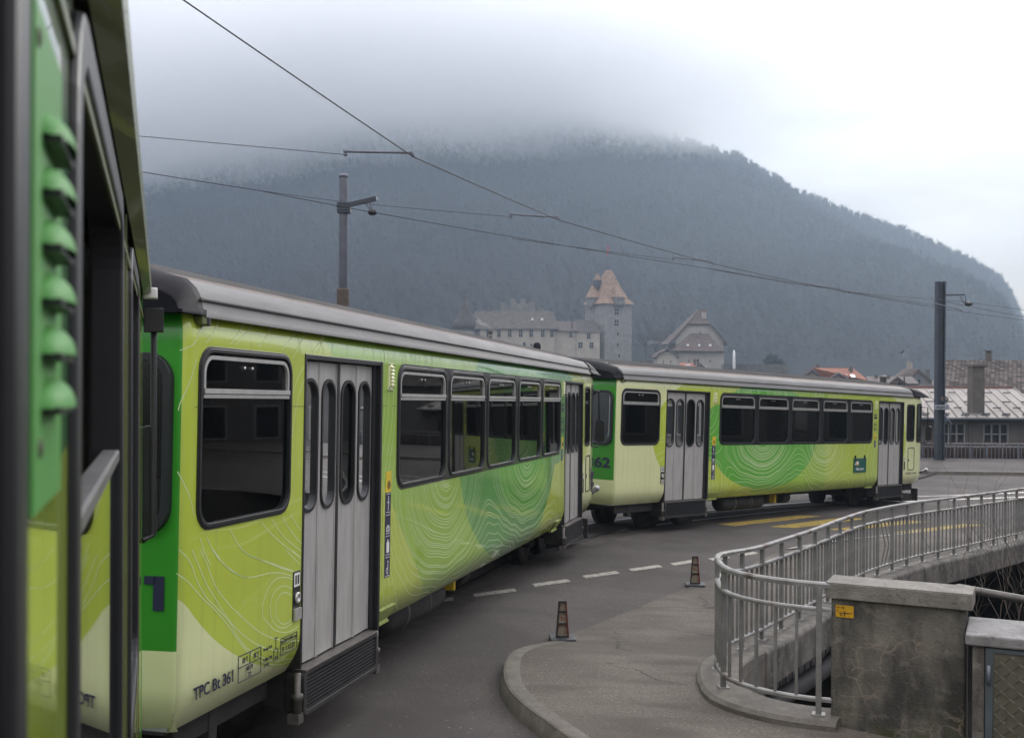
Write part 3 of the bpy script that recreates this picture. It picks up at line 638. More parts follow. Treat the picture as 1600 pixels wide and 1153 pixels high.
def car_body(car, liv, holes_r, holes_l, holes_f, holes_b):
    """one sheet wrapped round the plan outline"""
    sA, sB = SS[0], SS[-1]; holes = []
    for h in holes_r: holes.append(h)
    for h in holes_l: holes.append([(left_s(p[0]), p[1]) for p in h])
    for h in holes_f+holes_b: holes.append(h)
    outer = [(sA, .60), (sB, .60), (sB, 2.89), (sA, 2.89)]
    v, f = panel(outer, holes, [float(x) for x in SS[1:-1]], [.64, .68, .72, .76, .81, .86, 1.06, 2.74, 2.79, 2.84])
    mb = MB(); mb.add([wall_pt(a, b) for a, b in v], f, 0, True)
    mid = [(sum(v[i][0] for i in q)/len(q), sum(v[i][1] for i in q)/len(q)) for q in f]
    for k, (a, b) in enumerate(mid):
        if a < S_FACE+.05 or a > S_LEFT+RC*math.pi/2-.05: mb.m[k] = 1 if b > 1.06 else 2
        elif left_s(13.3) > a > 14.15: mb.m[k] = 2
    o = mb.build('body', [liv, M['facegreen'], M['cream']], car, fix=False)
    bm = bmesh.new(); bm.from_mesh(o.data); bmesh.ops.recalc_face_normals(bm, faces=bm.faces)
    bmesh.ops.solidify(bm, geom=bm.faces[:], thickness=.0) if False else None
    bm.to_mesh(o.data); bm.free()
    me = o.data
    try: me.set_sharp_from_angle(angle=R(30))
    except Exception: pass
    return o
def inner_shell(car, u0, u1):
    mb = MB()
    mb.box(u0, u1, .12, 2.38, .60, .66)                    # floor
    mb.box(u0, u1, .10, 2.40, 2.80, 2.84)                  # ceiling
    mb.box(u0+.05, u1, .055, .075, .88, 1.66); mb.box(u0+.05, u1, 2.425, 2.445, .88, 1.66)
    mb.box(u0+1.66, u0+1.70, .14, 1.0, .66, 2.3); mb.box(u0+3.42, u0+3.46, .14, 1.0, .66, 2.3)
    return mb.build('interior', M['int'], car)

def railcar(number, kind, label, pos, h, g):
    car = empty('railcar', label, 'train car', pos, 0, 'coupled green railcars'); car.rotation_euler = (0, -g, math.pi/2-h)
    liv = livery('livery_'+('near' if kind == 'A' else 'far'), kind)
    allw = [(.36, 1.55)]+WIN
    hr = [rr(a, b, ZB, ZT, .13) for a, b in allw]+[rr(12.63, 13.12, 1.72, 2.67, .09), rr(13.27, 13.70, 1.72, 2.68, .08)]+[[(a, .605), (b, .605), (b, 2.72), (a, 2.72)] for a, b in DOORS]
    hl = [rr(a, b, ZB, ZT, .13) for a, b in allw+[DOORS[0], DOORS[1], (12.63, 13.12)]]
    fs = lambda y: S_FACE-(y-RC)
    hf = [[(fs(p[0]), p[1]) for p in rr(.085, .60, 1.70, 2.66, .14)]]
    sb = SS[-1]
    hf2 = [[(sb-(-fs(p[0])+SS[0]*0)-0+0, p[1]) for p in []]] if False else []
    sm_ = (SS[0]+SS[-1])/2          # far nose middle
    hb = [rr(sm_-.95, sm_-.03, 1.66, 2.7, .1), rr(sm_+.03, sm_+.95, 1.66, 2.7, .1)]
    body = car_body(car, liv, hr, hl, hf, hb)
    # near face corner window
    mb = MB(); o_ = rr(.07, .615, 1.685, 2.675, .15); i_ = rr(.115, .57, 1.73, 2.63, .12)
    MF = Matrix(((0, 1, 0, UN-.012), (1, 0, 0, 0), (0, 0, 1, 0), (0, 0, 0, 1)))
    mb.ring(o_, i_, -.03, .05, 0, MF); fw = mb.build('end_window', M['black'], car, bevel=.004)
    pb = MB(); pb.add([(UN-.005, p[0], p[1]) for p in i_], [tuple(range(len(i_)))]); pb.build('pane', M['glass'], fw)
    pz = MB(); pz.box(UN-.085, UN-.03, .88, 1.62, .62, 2.72); pz.box(UN-.1, UN-.03, .82, .88, .6, 2.76); pz.box(UN-.1, UN-.03, 1.62, 1.68, .6, 2.76); pz.box(UN-.098, UN-.03, .88, 1.62, 2.72, 2.758)
    pz.build('gangway_door', M['dark'], car, bevel=.006)
    # windscreen, corner glass, cab window
    ws = MB()
    for a, b in ((sm_-.95, sm_-.03), (sm_+.03, sm_+.95)):
        ss = np.linspace(a+.01, b-.01, 8); vs = [wall_pt(s_, z, -.02) for s_ in ss for z in (1.67, 2.69)]
        ws.add(vs, [(2*i, 2*i+1, 2*i+3, 2*i+2) for i in range(7)])
    ws.build('windscreen', M['glassdark'], car)
    cw = MB(); ss = np.linspace(13.24, 13.73, 8)
    lo = rr(13.235, 13.735, 1.685, 2.715, .10); li = rr(13.30, 13.67, 1.755, 2.65, .06)
    vs = [wall_pt(p[0], p[1], .012) for p in lo]+[wall_pt(p[0], p[1], .012) for p in li]+[wall_pt(p[0], p[1], -.03) for p in li]; n_ = len(lo)
    cw.add(vs, [(i, (i+1) % n_, n_+(i+1) % n_, n_+i) for i in range(n_)]+[(n_+i, n_+(i+1) % n_, 2*n_+(i+1) % n_, 2*n_+i) for i in range(n_)])
    c_ = cw.build('corner_window', M['black'], car)
    q = MB(); q.add([wall_pt(s_, z, -.02) for s_ in ss for z in (1.70, 2.70)], [(2*i, 2*i+1, 2*i+3, 2*i+2) for i in range(7)]); q.build('pane', M['glassdark'], c_)
    window_part(car, 12.63, 13.12, 1.72, 2.67, r=.09, sash=False, name='cab_window', frame_w=.05, proud=.006)
    window_part(car, .36, 1.55, ZB, ZT)
    v, f = panel(rr(3.63, 10.63, 1.675, 2.735, .15), [rr(a, b, ZB, ZT, .12) for a, b in WIN], [], [])
    bp = MB(); bp.add([(p[0], -.004, p[1]) for p in v], f); bp.build('window_band', M['bandblack'], car)
    for a, b in WIN: window_part(car, a, b, ZB, ZT)
    for a, b in allw+[(12.63, 13.12)]: window_part(car, a, b, ZB, ZT, sash=False, yside=1, name='window')
    for a, b in DOORS: window_part(car, a+.1, b-.1, ZB, ZT, sash=False, yside=1, name='door_window')
    for a, b in DOORS:
        door_part(car, a, b); step_part(car, a, b)
    inner_shell(car, .30, 13.1)
    sm0 = None
    for k, u in enumerate((4.0, 4.95, 5.6, 6.5, 7.1, 8.0, 8.6, 9.5)):
        for y in (.12, 1.48):
            if sm0 is None: sm0 = seat_mesh().build('seat', M['seat'], car, bevel=.03); o = sm0
            else: o = mkobj('seat', sm0.data, car)
            if o is not sm0:
                bvl = o.modifiers.new('bevel', 'BEVEL'); bvl.width = .03; bvl.segments = 2
            o.location = (u, y, .66); o.rotation_euler = (0, 0, math.pi if k % 2 else 0)
            if k % 2: o.location.y = y+.9
    hp = MB()
    for u in (2.1, 2.9, 3.55): hp.tube([(u, .75, .66), (u, .75, 2.8)], .018, 8)
    hp.build('grab_pole', M['trim'], car)
    # roof
    roof_part(car, .36, 12.95); cap_part(car, UN-.12, .365, .45); cap_part(car, 14.03, 12.945, .75)
    mb = MB(); mb.box(.33, .385, -.03, .03, 2.835, 2.885); mb.box(.385, .42, -.034, .02, 2.83, 2.89, 1)
    mb.build('gutter_outlet', [M['olive'], M['black']], car, bevel=.006)
    # underframe
    mb = MB(); mb.box(.35, 13.3, .95, 1.55, .42, .60); mb.box(.5, 1.7, .2, .26, .43, .61); mb.box(.9, 1.0, .19, .3, .36, .6); mb.box(-.25, .3, 1.05, 1.45, .35, .55); mb.box(.3, 13.3, .14, 2.36, .575, .605)
    mb.box(13.2, 13.75, .3, 2.2, .40, .62); mb.box(13.0, 13.75, .25, 2.25, .12, .32); mb.box(13.68, 13.72, .12, .3, .12, .45)
    mb.build('underframe', M['dark'], car, bevel=.008)
    bogie(car, 2.76); bogie(car, 11.75)
    mb = MB(); MM = Matrix.Rotation(R(90), 4, 'Y')
    mb.lathe([(.03, 0), (.12, .01), (.17, .06), (.17, 1.62), (.12, 1.68), (.03, 1.69)], (0, 0, 0), 20, 0, Matrix.Translation((4.3, .42, .44)) @ MM)
    for x in (4.75, 5.4): mb.lathe([(.176, 0), (.176, .04)], (0, 0, 0), 20, 1, Matrix.Translation((x, .42, .44)) @ MM)
    mb.build('air_tank', [M['dark'], M['trimdark']], car)
    mb = MB(); mb.box(6.55, 6.62, .35, .5, .36, .58, 1); mb.box(6.4, 7.1, .5, 1.0, .33, .55); mb.lathe([(.13, 0), (.13, .3)], (0, 0, 0), 14, 0, Matrix.Translation((7.0, .5, .45)) @ Matrix.Rotation(R(90), 4, 'Y'))
    mb.build('brake_gear', [M['dark'], M['yellow']], car, bevel=.01)
    for a in (3.36, 10.5):
        mb = MB(); zz = (.575, .60, .64, .68, .72)
        vs = [(u, wall_pt(1, max(z, .6))[1]-.014-(.006 if z < .6 else 0), z) for u in (a, a+.38) for z in zz]
        mb.add(vs, [(i, i+1, 6+i, 5+i) for i in range(4)]); mb.add([(u, y+.03, z) for u, y, z in vs], [(i, i+1, 6+i, 5+i) for i in range(4)]); mb.box(a, a+.38, vs[0][1]-.006, vs[0][1]+.04, .57, .582); mb.box(a, a+.38, vs[4][1]-.001, vs[4][1]+.03, .719, .722)
        mb.build('skirt_flap', M['flap'], car)
    # small fittings on the side
    def grille(u):
        mb = MB(); mb.box(u-.065, u+.065, -.012, 0, 2.51, 2.73)
        for k in range(6):
            z = 2.545+k*.029; mb.prism([(-.012, z), (-.03, z+.004), (-.012, z+.019)], 'x', u-.03, u+.045, 0)
        for q in (-.05, .05):
            for z in (2.525, 2.715): mb.box(u+q-.006, u+q+.006, -.016, -.011, z-.006, z+.006, 1)
        mb.build('vent_grille', [M['cream'], M['black']], car)
    grille(3.45); grille(10.8)
    mb = MB(); mb.box(1.632, 1.745, -.004, 0, .965, 1.285); mb.box(1.645, 1.732, -.006, -.004, 1.185, 1.275, 1); mb.box(1.66, 1.68, -.0075, -.006, 1.20, 1.26); mb.box(1.695, 1.717, -.0075, -.006, 1.20, 1.26)
    mb.lathe([(.038, 0), (.038, .014), (.022, .018), (.022, .012)], (0, 0, 0), 16, 2, Matrix.Translation((1.69, -.004, 1.11)) @ Matrix.Rotation(R(90), 4, 'X'))
    mb.box(1.64, 1.74, -.02, -.004, .965, 1.04, 2); mb.build('door_button', [M['black'], M['white'], M['trim']], car)
    mb = MB(); mb.box(12.50, 12.57, -.004, 0, .98, 1.28); mb.box(12.51, 12.56, -.006, -.004, 1.2, 1.26, 1); mb.build('door_button', [M['black'], M['white']], car)
    # sticker column with pictograms
    def stickers(u, top, wd, full):
        mb = MB(); mb.box(u, u+wd, -.003, 0, top-.17, top, 0); z = top-.17
        cx = u+wd*.55
        mb.ring([(cx+.035*math.cos(R(a)), top-.11+.035*math.sin(R(a))) for a in range(0, 360, 20)], [(cx+.028*math.cos(R(a)), top-.11+.028*math.sin(R(a))) for a in range(0, 360, 20)], -.005, -.003, 1)
        mb.ring([(cx+.016*math.cos(R(a)), top-.11+.02*math.sin(R(a))) for a in range(0, 360, 30)], [(cx+.009*math.cos(R(a)), top-.11+.012*math.sin(R(a))) for a in range(0, 360, 30)], -.005, -.003, 1)
        for k in range(4 if full else 1):
            z0 = z-.172; mb.box(u-.004, u+wd-.004, -.003, 0, z0, z, 1)
            for zz in (z0+.01, z-.012): mb.box(u+.012, u+wd-.02, -.0045, -.003, zz-.002, zz+.002, 2)
            c = u+wd*.48; zc = z0+.06
            if k == 0:
                mb.box(c-.004, c+.004, -.005, -.003, z0+.025, z-.03, 2); mb.box(c-.03, c+.0, -.005, -.003, zc+.03, zc+.036, 2); mb.lathe([(.011, 0), (.011, .002)], (0, 0, 0), 8, 2, Matrix.Translation((c+.004, -.003, zc+.025)) @ Matrix.Rotation(R(90), 4, 'X'))
            elif k == 1:
                for q in (-.022, .022): mb.ring([(c+q+.02*math.cos(R(a)), z0+.045+.024*math.sin(R(a))) for a in range(0, 360, 30)], [(c+q+.014*math.cos(R(a)), z0+.045+.018*math.sin(R(a))) for a in range(0, 360, 30)], -.005, -.003, 2)
                mb.box(c-.02, c+.02, -.005, -.003, z0+.07, z0+.076, 2); mb.box(c-.003, c+.003, -.005, -.003, z0+.045, z0+.08, 2)
            elif k == 2:
                mb.add([(p[0], -.005, p[1]) for p in rr(c-.032, c+.032, z0+.025, z0+.115, .012)], [tuple(range(28))], 2); mb.ring(rr(c-.014, c+.014, z0+.112, z0+.132, .006), rr(c-.008, c+.008, z0+.114, z0+.126, .003), -.005, -.003, 2)
            else:
                mb.ring([(c-.006+.024*math.cos(R(a)), z0+.05+.026*math.sin(R(a))) for a in range(0, 360, 30)], [(c-.006+.018*math.cos(R(a)), z0+.05+.02*math.sin(R(a))) for a in range(0, 360, 30)], -.005, -.003, 2)
                mb.box(c+.004, c+.012, -.005, -.003, z0+.055, z0+.11, 2); mb.lathe([(.01, 0), (.01, .002)], (0, 0, 0), 8, 2, Matrix.Translation((c+.008, -.003, z0+.122)) @ Matrix.Rotation(R(90), 4, 'X'))
            z = z0
        mb.build('pictogram_sticker', [M['yellow'], M['navy'], M['white']], car)
    stickers(3.385, 1.845, .125, True); stickers(10.73, 1.92, .10, False)
    # data panel by the second door
    mb = MB()
    for z0, z1 in ((2.36, 2.40), (2.08, 2.20), (1.98, 2.06)):
        mb.ring(rr(10.70, 10.86, z0, z1, .003, 1), rr(10.706, 10.854, z0+.006, z1-.006, .002, 1), -.004, 0)
        mb.box(10.72, 10.83, -.004, 0, (z0+z1)/2-.012, (z0+z1)/2+.012)
    mb.box(10.70, 10.86, -.004, 0, 2.28, 2.34); mb.build('data_panel', M['navy'], car)
    mb = MB(); mb.ring(rr(12.74, 13.14, .97, 1.56, .07), rr(12.755, 13.125, .985, 1.545, .06), -.008, .0); mb.box(12.76, 12.79, -.014, 0, 1.2, 1.26)
    mb.build('service_hatch', M['black'], car)
    for u, za, zc_ in ((1.68, 2.74, 2.88), (3.32, 2.74, 2.88), (3.32, 1.0, 1.66), (10.68, 2.74, 2.88), (12.5, 2.74, 2.88)):
        mb = MB(); zz = np.linspace(za, zc_, 5); mb.add([wall_pt(u+a, z, .0016) for z in zz for a in (-.002, .002)], [(2*i, 2*i+1, 2*i+3, 2*i+2) for i in range(4)]); mb.build('panel_seam', M['seamdark'], car, fix=False)
    for ua, ub in ((UN+.1, .345), (1.565, 1.76), (3.28, 3.38), (3.52, 3.62)):
        mb = MB(); mb.add([wall_pt(u, z, .0016) for u in (ua, ub) for z in (2.378, 2.382)], [(0, 1, 3, 2)]); mb.build('panel_seam', M['seamdark'], car, fix=False)
    # end lamp + mirror at the cab
    mb = MB(); mb.tube([(13.55, .06, .88), (13.95, .02, .93)], .03, 8); mb.lathe([(.05, 0), (.06, .05), (.05, .07)], (0, 0, 0), 12, 1, Matrix.Translation((13.95, .02, .93)) @ Matrix.Rotation(R(70), 4, 'Y'))
    mb.build('lamp_bracket', [M['black'], M['headlamp']], car)
    mb = MB(); mb.tube([(13.75, .10, 2.62), (13.93, -.01, 2.62), (13.95, -.02, 2.1)], .014, 6); mb.tube([(13.75, .1, 1.66), (13.93, 0, 1.66), (13.95, -.02, 1.75)], .012, 6)
    mr = mb.build('mirror_arm', M['black'], car)
    mb = MB(); mb.prism(rr(-.085, .075, 1.74, 2.12, .05), 'x', 13.93, 13.99, 0, Matrix.Translation((0, -.03, 0))); mb.build('mirror', M['black'], mr, bevel=.01)
    # contour vinyl
    if kind == 'A': cl_ = contour_lines(fieldA, lev(-1.75, .3, 3), skipA2, .0055)
    else: cl_ = contour_lines(fieldB, lev(-1.75, .3, 5), skipB, .008, .05, .035)
    if kind == 'A':
        for ln in TRACED_A:
            pts = catmull(ln, 6); no = offs(pts, .0028); nq = offs(pts, -.0028)
            for i in range(len(pts)-1):
                if skipA(*((pts[i]+pts[i+1])/2)): continue
                cl_.add([wall_pt(*q, out=.0012) for q in (no[i], no[i+1], nq[i+1], nq[i])], [(0, 1, 2, 3)])
    cl_.build('contour_lines', M['line'], car, fix=False)
    # lettering
    mb = MB(); MFt = Matrix(((.0923, 1, 0, UN-.0563), (-1, 0, 0, .62), (0, 0, 1, 0), (0, 0, 0, 1)))
    add_text(mb, number, 0, 1.285, .25, y=0, M=MFt, w=.52, bold=.03)
    if number[-1] == '1': mb.box(.405, .47, -.001, .001, 1.418, 1.462, 0, MFt)
    mb.build('number', M['navy'], car)
    mb = MB()
    if kind == 'A':
        add_text(mb, 'TPC Bt 361', .36, .765, .098, w=.46, y=-.003, bold=.012)
        mb.add([(.790, -.004, .818), (.812, -.004, .836), (.812, -.004, .824)], [(0, 1, 2)])
        def boxln(u0, u1, z0, z1, w_=.004): mb.ring([(u0, z0), (u1, z0), (u1, z1), (u0, z1)], [(u0+w_, z0+w_), (u1-w_, z0+w_), (u1-w_, z1-w_), (u0+w_, z1-w_)], -.004, -.001)
        boxln(.88, 1.18, .735, .895); mb.box(.88, 1.18, -.004, -.001, .822, .826); mb.box(1.03, 1.034, -.004, -.001, .826, .895)
        add_text(mb, '10 T', .93, .842, .045, w=.075, y=-.003); add_text(mb, '18 T', 1.075, .842, .045, w=.075, y=-.003)
        add_text(mb, '40 Pl', .985, .785, .04, w=.085, y=-.003); add_text(mb, '72', 1.005, .745, .04, w=.045, y=-.003)
        boxln(1.46, 1.71, .775, .885); mb.box(1.46, 1.71, -.004, -.001, .842, .845); mb.box(1.505, 1.508, -.004, -.001, .845, .885)
        add_text(mb, 'R 1.12.22', 1.485, .795, .045, w=.19, y=-.003); add_text(mb, 'AL', 1.47, .853, .025, w=.026, y=-.003); add_text(mb, 'ASD AOMC wts', 1.515, .853, .027, w=.185, y=-.003)
        add_text(mb, 'Frein P-A', 1.215, .855, .028, w=.12, y=-.003); add_text(mb, 'L Max 20t', 1.215, .79, .028, w=.12, y=-.003); add_text(mb, '(70t)', 1.225, .755, .026, w=.07, y=-.003)
        boxln(1.36, 1.42, .76, .835, .003); mb.box(1.388, 1.391, -.004, -.001, .835, .905); mb.box(1.365, 1.415, -.004, -.001, .902, .907); add_text(mb, '40', 1.375, .77, .025, w=.03, y=-.003)
    else:
        add_text(mb, 'A B 362', 12.62, .86, .085, w=.32, y=-.003); add_text(mb, '10T 18T  AL ASD', 12.98, .87, .05, w=.30, y=-.003)
    mb.build('lettering', M['navy'], car)
    mb = MB()       # operator's emblem: crossed bars and squares
    mb.box(13.28, 13.292, -.004, .012, .95, 1.33); mb.box(13.42, 13.432, -.004, .02, .93, 1.22)
    for a, z in ((13.24, 1.18), (13.34, 1.2), (13.46, 1.2), (13.34, 1.02), (13.46, 1.02)): mb.box(a, a+.09, -.004, .02, z, z+.06)
    mb.box(13.26, 13.5, -.004, .015, 1.155, 1.175)
    if kind == 'A': mb.build('emblem', M['navy'], car)
    if kind == 'B':
        mb = MB(); mb.box(9.62, 10.28, -.022, -.006, .98, 1.32)
        for u in (9.70, 10.20): mb.box(u-.015, u+.015, -.03, 0, 1.27, 1.39, 1)
        mb.box(9.735, 9.87, -.024, -.022, 1.15, 1.25, 2); mb.box(9.75, 9.855, -.0255, -.024, 1.19, 1.235, 3); mb.box(9.66, 9.71, -.024, -.022, 1.17, 1.20, 3); add_text(mb, 'Aigle-Leysin', 9.73, 1.04, .085, y=-.0235, m=3, w=.42)
        mb.build('route_plate', [M['teal'], M['black'], M['ochre'], M['white']], car)
    return car
M['bandblack'] = mat('window_band_black', (.012, .012, .014), .22, var=.2, coat=.3)
M['flap'] = mat('pale_lime_flap', (.30, .36, .10), .5, var=.12, scale=8)
M['seamdark'] = mat('dark_seam_line', (.11, .12, .03), .7)  # thin dark joint lines between body panels
M['ochre'] = mat('ochre_label', (.5, .3, .14), .5, var=.1)
railcar('361', 'A', 'lime green railcar numbered 361 with two grey folding doors, nearest to the dashed line', (-1.8385, 5.8355, -1.9943-.62+H), .23955, -.03372)
railcar('362', 'B', 'rearmost lime green railcar numbered 362 with a teal plate, beyond the zebra crossing', (1.66508, 20.0442, -2.51735-.62+H), .74366, -.0443)

# ---- the car the picture is taken from
def own_car():
    h = R(-17.3); d = Vector((math.sin(h), math.cos(h), 0)); nr = Vector((math.cos(h), -math.sin(h), 0)); UC = 9.0
    o0 = -nr*.07-d*UC; g = -.016
    car = empty('railcar', 'blurred railcar at the left edge with a dropped window and green louvred pillar', 'train car', (o0.x, o0.y, -g*UC+.0), 0, 'coupled green railcars')
    car.rotation_euler = (0, -g, math.pi/2-h)
    liv = livery('livery_own', 'own')
    LEN = UC+5.0
    wins = [(UC-1.35, UC+.555), (UC+.945, UC+2.12), (UC+2.78, UC+3.72)]
    zb, zt = 1.62, 2.82
    def wp(u, z, out=0): return (u, bulge(z)*.3-out, z)
    v, f = panel([(0, .6), (LEN, .6), (LEN, 2.9), (0, 2.9)], [rr(a, b, zb, zt, .10) for a, b in wins], [], [.7, .8, 2.74, 2.8, 2.85])
    mb = MB(); mb.add([wp(*p) for p in v], f, 0, True)
    mb.box(LEN-.02, LEN, .0, 2.5, .6, 2.9, 1); mb.box(0, .02, 0, 2.5, .6, 2.9, 1); mb.box(0, LEN, 2.48, 2.5, .6, 1.6); mb.box(0, LEN, 2.48, 2.5, 2.7, 2.9)
    mb.build('body', [liv, M['facegreen']], car, fix=True)
    ins = MB(); ins.box(.03, LEN-.03, .1, 2.45, .6, .66); ins.box(.03, LEN-.03, .1, 2.45, 2.84, 2.88); ins.box(.05, LEN-.05, .10, .12, .66, 1.56); ins.box(UC+2.3, UC+2.34, .12, 2.4, .66, 2.8); ins.box(UC+3.9, UC+3.94, .1, 2.4, .66, 2.8)
    ins.build('interior', M['int'], car)
    for k, (a, b) in enumerate(wins):
        mb = MB(); mb.ring(rr(a-.02, b+.02, zb-.02, zt+.02, .12), rr(a+.03, b-.03, zb+.03, zt-.03, .08), -.008, .05)
        w_ = mb.build('window', M['black'], car, bevel=.006)
        mb = MB(); z1 = 2.385 if k < 2 else zt-.05
        mb.box(a+.025, b-.025, .003, .009, zb+.025, z1); mb.build('pane', M['glass'], w_)
        if k == 1:
            mb = MB(); mb.box(a+.03, b-.03, -.002, .028, z1-.016, z1+.006); mb.box(a+.04, b-.04, .02, .05, 2.03, 2.075); mb.build('sash_frame', M['sashgrey'], w_, bevel=.004)
    # louvred grille on the pillar
    mb = MB(); u0 = UC+.70; mb.box(u0-.09, u0+.085, -.006, 0, 2.44, 2.72)
    for k in range(6):
        z = 2.497+k*.0312; nu, nv = 14, 7; vs = []; fs = []
        for i in range(nv+1):                      # rounded hood: a quarter shell, open and dark underneath
            for j in range(nu+1):
                a = math.pi*j/nu; e = math.pi/2*i/nv; c = math.cos(a)
                vs.append((u0+.052*c*math.cos(e*.9), -.005-.016*math.sin(a)*math.cos(e), z+.018*math.sin(e)))
        fs = [(i*(nu+1)+j, i*(nu+1)+j+1, (i+1)*(nu+1)+j+1, (i+1)*(nu+1)+j) for i in range(nv) for j in range(nu)]
        mb.add(vs, fs, 0, True); mb.box(u0-.046, u0+.046, -.0165, -.005, z-.0035, z+.0005, 2)
    for q, z in ((-.06, 2.475), (-.075, 2.70)): mb.lathe([(.006, 0), (.0055, .003), (.002, .004)], (0, 0, 0), 10, 1, Matrix.Translation((u0+q, -.004, z)) @ Matrix.Rotation(R(90), 4, 'X'))
    mb.build('vent_grille', [M['grillegreen'], M['rust'], M['black']], car)
    # roof with gutter
    mb = MB(); us = (0, LEN+.05)
    pr = [(-.005, 2.87), (-.034, 2.885), (-.036, 2.925), (-.005, 2.94), (.03, 3.0), (.12, 3.08), (.4, 3.15), (1.25, 3.25), (2.1, 3.15), (2.4, 3.05), (2.52, 2.9)]
    for (y0, z0), (y1, z1) in zip(pr[:-1], pr[1:]): mb.add([(us[0], y0, z0), (us[1], y0, z0), (us[1], y1, z1), (us[0], y1, z1)], [(0, 1, 2, 3)], 0 if z0 < 2.93 and y0 < 1 else 1, False)
    mb.add([(us[1], y, z) for y, z in pr], [tuple(range(len(pr)))], 1)
    mb.build('roof', [M['olive'], M['roof']], car)
    mb = MB(); mb.box(0, LEN, -.004, 0, 2.775, 2.787); mb.box(UC+2.45, UC+2.465, -.003, 0, .62, 2.86); mb.box(UC+4.2, UC+4.21, -.003, 0, .62, 2.86); mb.build('panel_seam', M['olive'], car)
    mb = MB(); mb.box(LEN-.05, LEN+.03, -.06, .0, 2.86, 2.905); mb.build('gutter_outlet', M['white'], car, bevel=.005)
    # mirror on its pole at the car's end
    mb = MB(); mb.tube([(LEN-.02, -.0, 1.84), (LEN+.02, -.045, 1.86), (LEN+.02, -.045, 2.80)], .014, 8); mb.box(LEN-.03, LEN+.06, -.085, -.005, 2.72, 2.82)
    mr = mb.build('mirror_arm', M['black'], car, bevel=.006)
    mb = MB(); mb.prism(rr(-.055, .01, 1.84, 2.32, .03), 'x', LEN+.02, LEN+.09, 0, Matrix.Translation((0, 0, 0))); mb.build('mirror', M['black'], mr, bevel=.015)
    mb = MB(); mb.box(.3, LEN-.3, .3, 2.2, .35, .6); mb.build('underframe', M['dark'], car)
    bogie(car, 2.5); bogie(car, LEN-2.6)
    return car
M['grillegreen'] = mat('grille_green', (.08, .27, .055), .55, coat=0, spec=.3, var=.06)
own_car()

exec_far = True
# ---------------------------------------------------------------- right foreground: railing, kerb wall, pillar, cabinet, bridge
def arc_table(path):
    P_ = [np.array(p) for p in path]; L_ = [0]
    for a, b in zip(P_[:-1], P_[1:]): L_.append(L_[-1]+np.linalg.norm(b-a))
    return P_, L_
FP, FL = arc_table(FC)
def f_at(s_):
    i = min(max(int(np.searchsorted(FL, s_))-1, 0), len(FL)-2); t = (s_-FL[i])/(FL[i+1]-FL[i]); p = FP[i]*(1-t)+FP[i+1]*t
    d = FP[i+1]-FP[i]; return p, d/np.linalg.norm(d)
def base_h(p):                    # top of the upstand the posts are set in
    x, y = p
    return .20-.15*sm((y-9.3)/2.6)
fen = empty('railing', 'curved galvanised pedestrian railing along the bridge edge, one baluster bent', 'railing', (2.5, 9, 0))
def fz(s_, dz): p, d = f_at(s_); return (p[0]-2.5, p[1]-9, gz(*p)+base_h(p)+dz)
def rail_bar(name, dz, w_, h_, s0=.0):
    mb = MB(); ss = np.linspace(s0, FL[-1], 150); secs = []
    for s_ in ss:
        p, d = f_at(s_); nn = np.array([d[1], -d[0]]); z = gz(*p)+base_h(p)+dz
        secs.append([(p[0]-2.5+nn[0]*a, p[1]-9+nn[1]*a, z+b) for a, b in ((-w_/2, 0), (-w_/2, h_*.7), (-w_/4, h_), (w_/4, h_), (w_/2, h_*.7), (w_/2, 0))])
    for a, b in zip(secs[:-1], secs[1:]):
        for i in range(6): mb.add([a[i], a[(i+1) % 6], b[(i+1) % 6], b[i]], [(0, 1, 2, 3)], 0, False)
    mb.add(secs[0], [tuple(range(6))]); mb.add(secs[-1], [tuple(range(6))])
    return mb.build(name, M['steel'], fen)
rail_bar('top_rail', .955, .052, .04); rail_bar('middle_rail', .775, .046, .03); rail_bar('bottom_rail', .10, .046, .03)
posts = []; s_ = .09
while s_ < FL[-1]-.1: posts.append(s_); s_ += .98 if s_ < .5 else .70
post0 = bal0 = None; nb = 0
for k, s_ in enumerate(posts):
    p, d = f_at(s_); hh = .96; loc = fz(s_, 0); rz = math.atan2(d[1], d[0])
    if post0 is None:
        mb = MB(); mb.box(-.021, .021, -.021, .021, -.04, hh); mb.box(-.05, .05, -.045, .045, -.02, .010); post0 = mb.build('post', M['steel'], fen, bevel=.004); o = post0
        mb = MB(); mb.box(-.011, .011, -.011, .011, .12, .785); bal0 = mb.build('baluster', M['steel'], fen, bevel=.002)
    else:
        o = post0.copy(); COL.objects.link(o); o.parent = fen
    o.location = loc; o.rotation_euler = (0, 0, rz)
    if k+1 < len(posts):
        nx = posts[k+1]; cnt = 5 if nx-s_ > .9 else 3
        dense = f_at(s_)[0][1] > 21.6
        if dense: cnt = 6
        for j in range(1, cnt+1):
            if nb >= 98: break
            q = s_+(nx-s_)*j/(cnt+1); p, d = f_at(q)
            b = bal0 if nb == 0 else bal0.copy()
            if nb: COL.objects.link(b); b.parent = fen
            b.location = fz(q, 0); b.rotation_euler = (0, 0, math.atan2(d[1], d[0])); nb += 1
            if 5.35 < p[0] < 5.75:      # the kinked pair
                mb = MB(); mb.tube([(0, 0, .12), (.10, -.03, .42), (-.03, 0, .785)], .012, 6); b.data = mb.build('tmp', M['steel']).data; bpy.data.objects.remove(bpy.data.objects['tmp'])
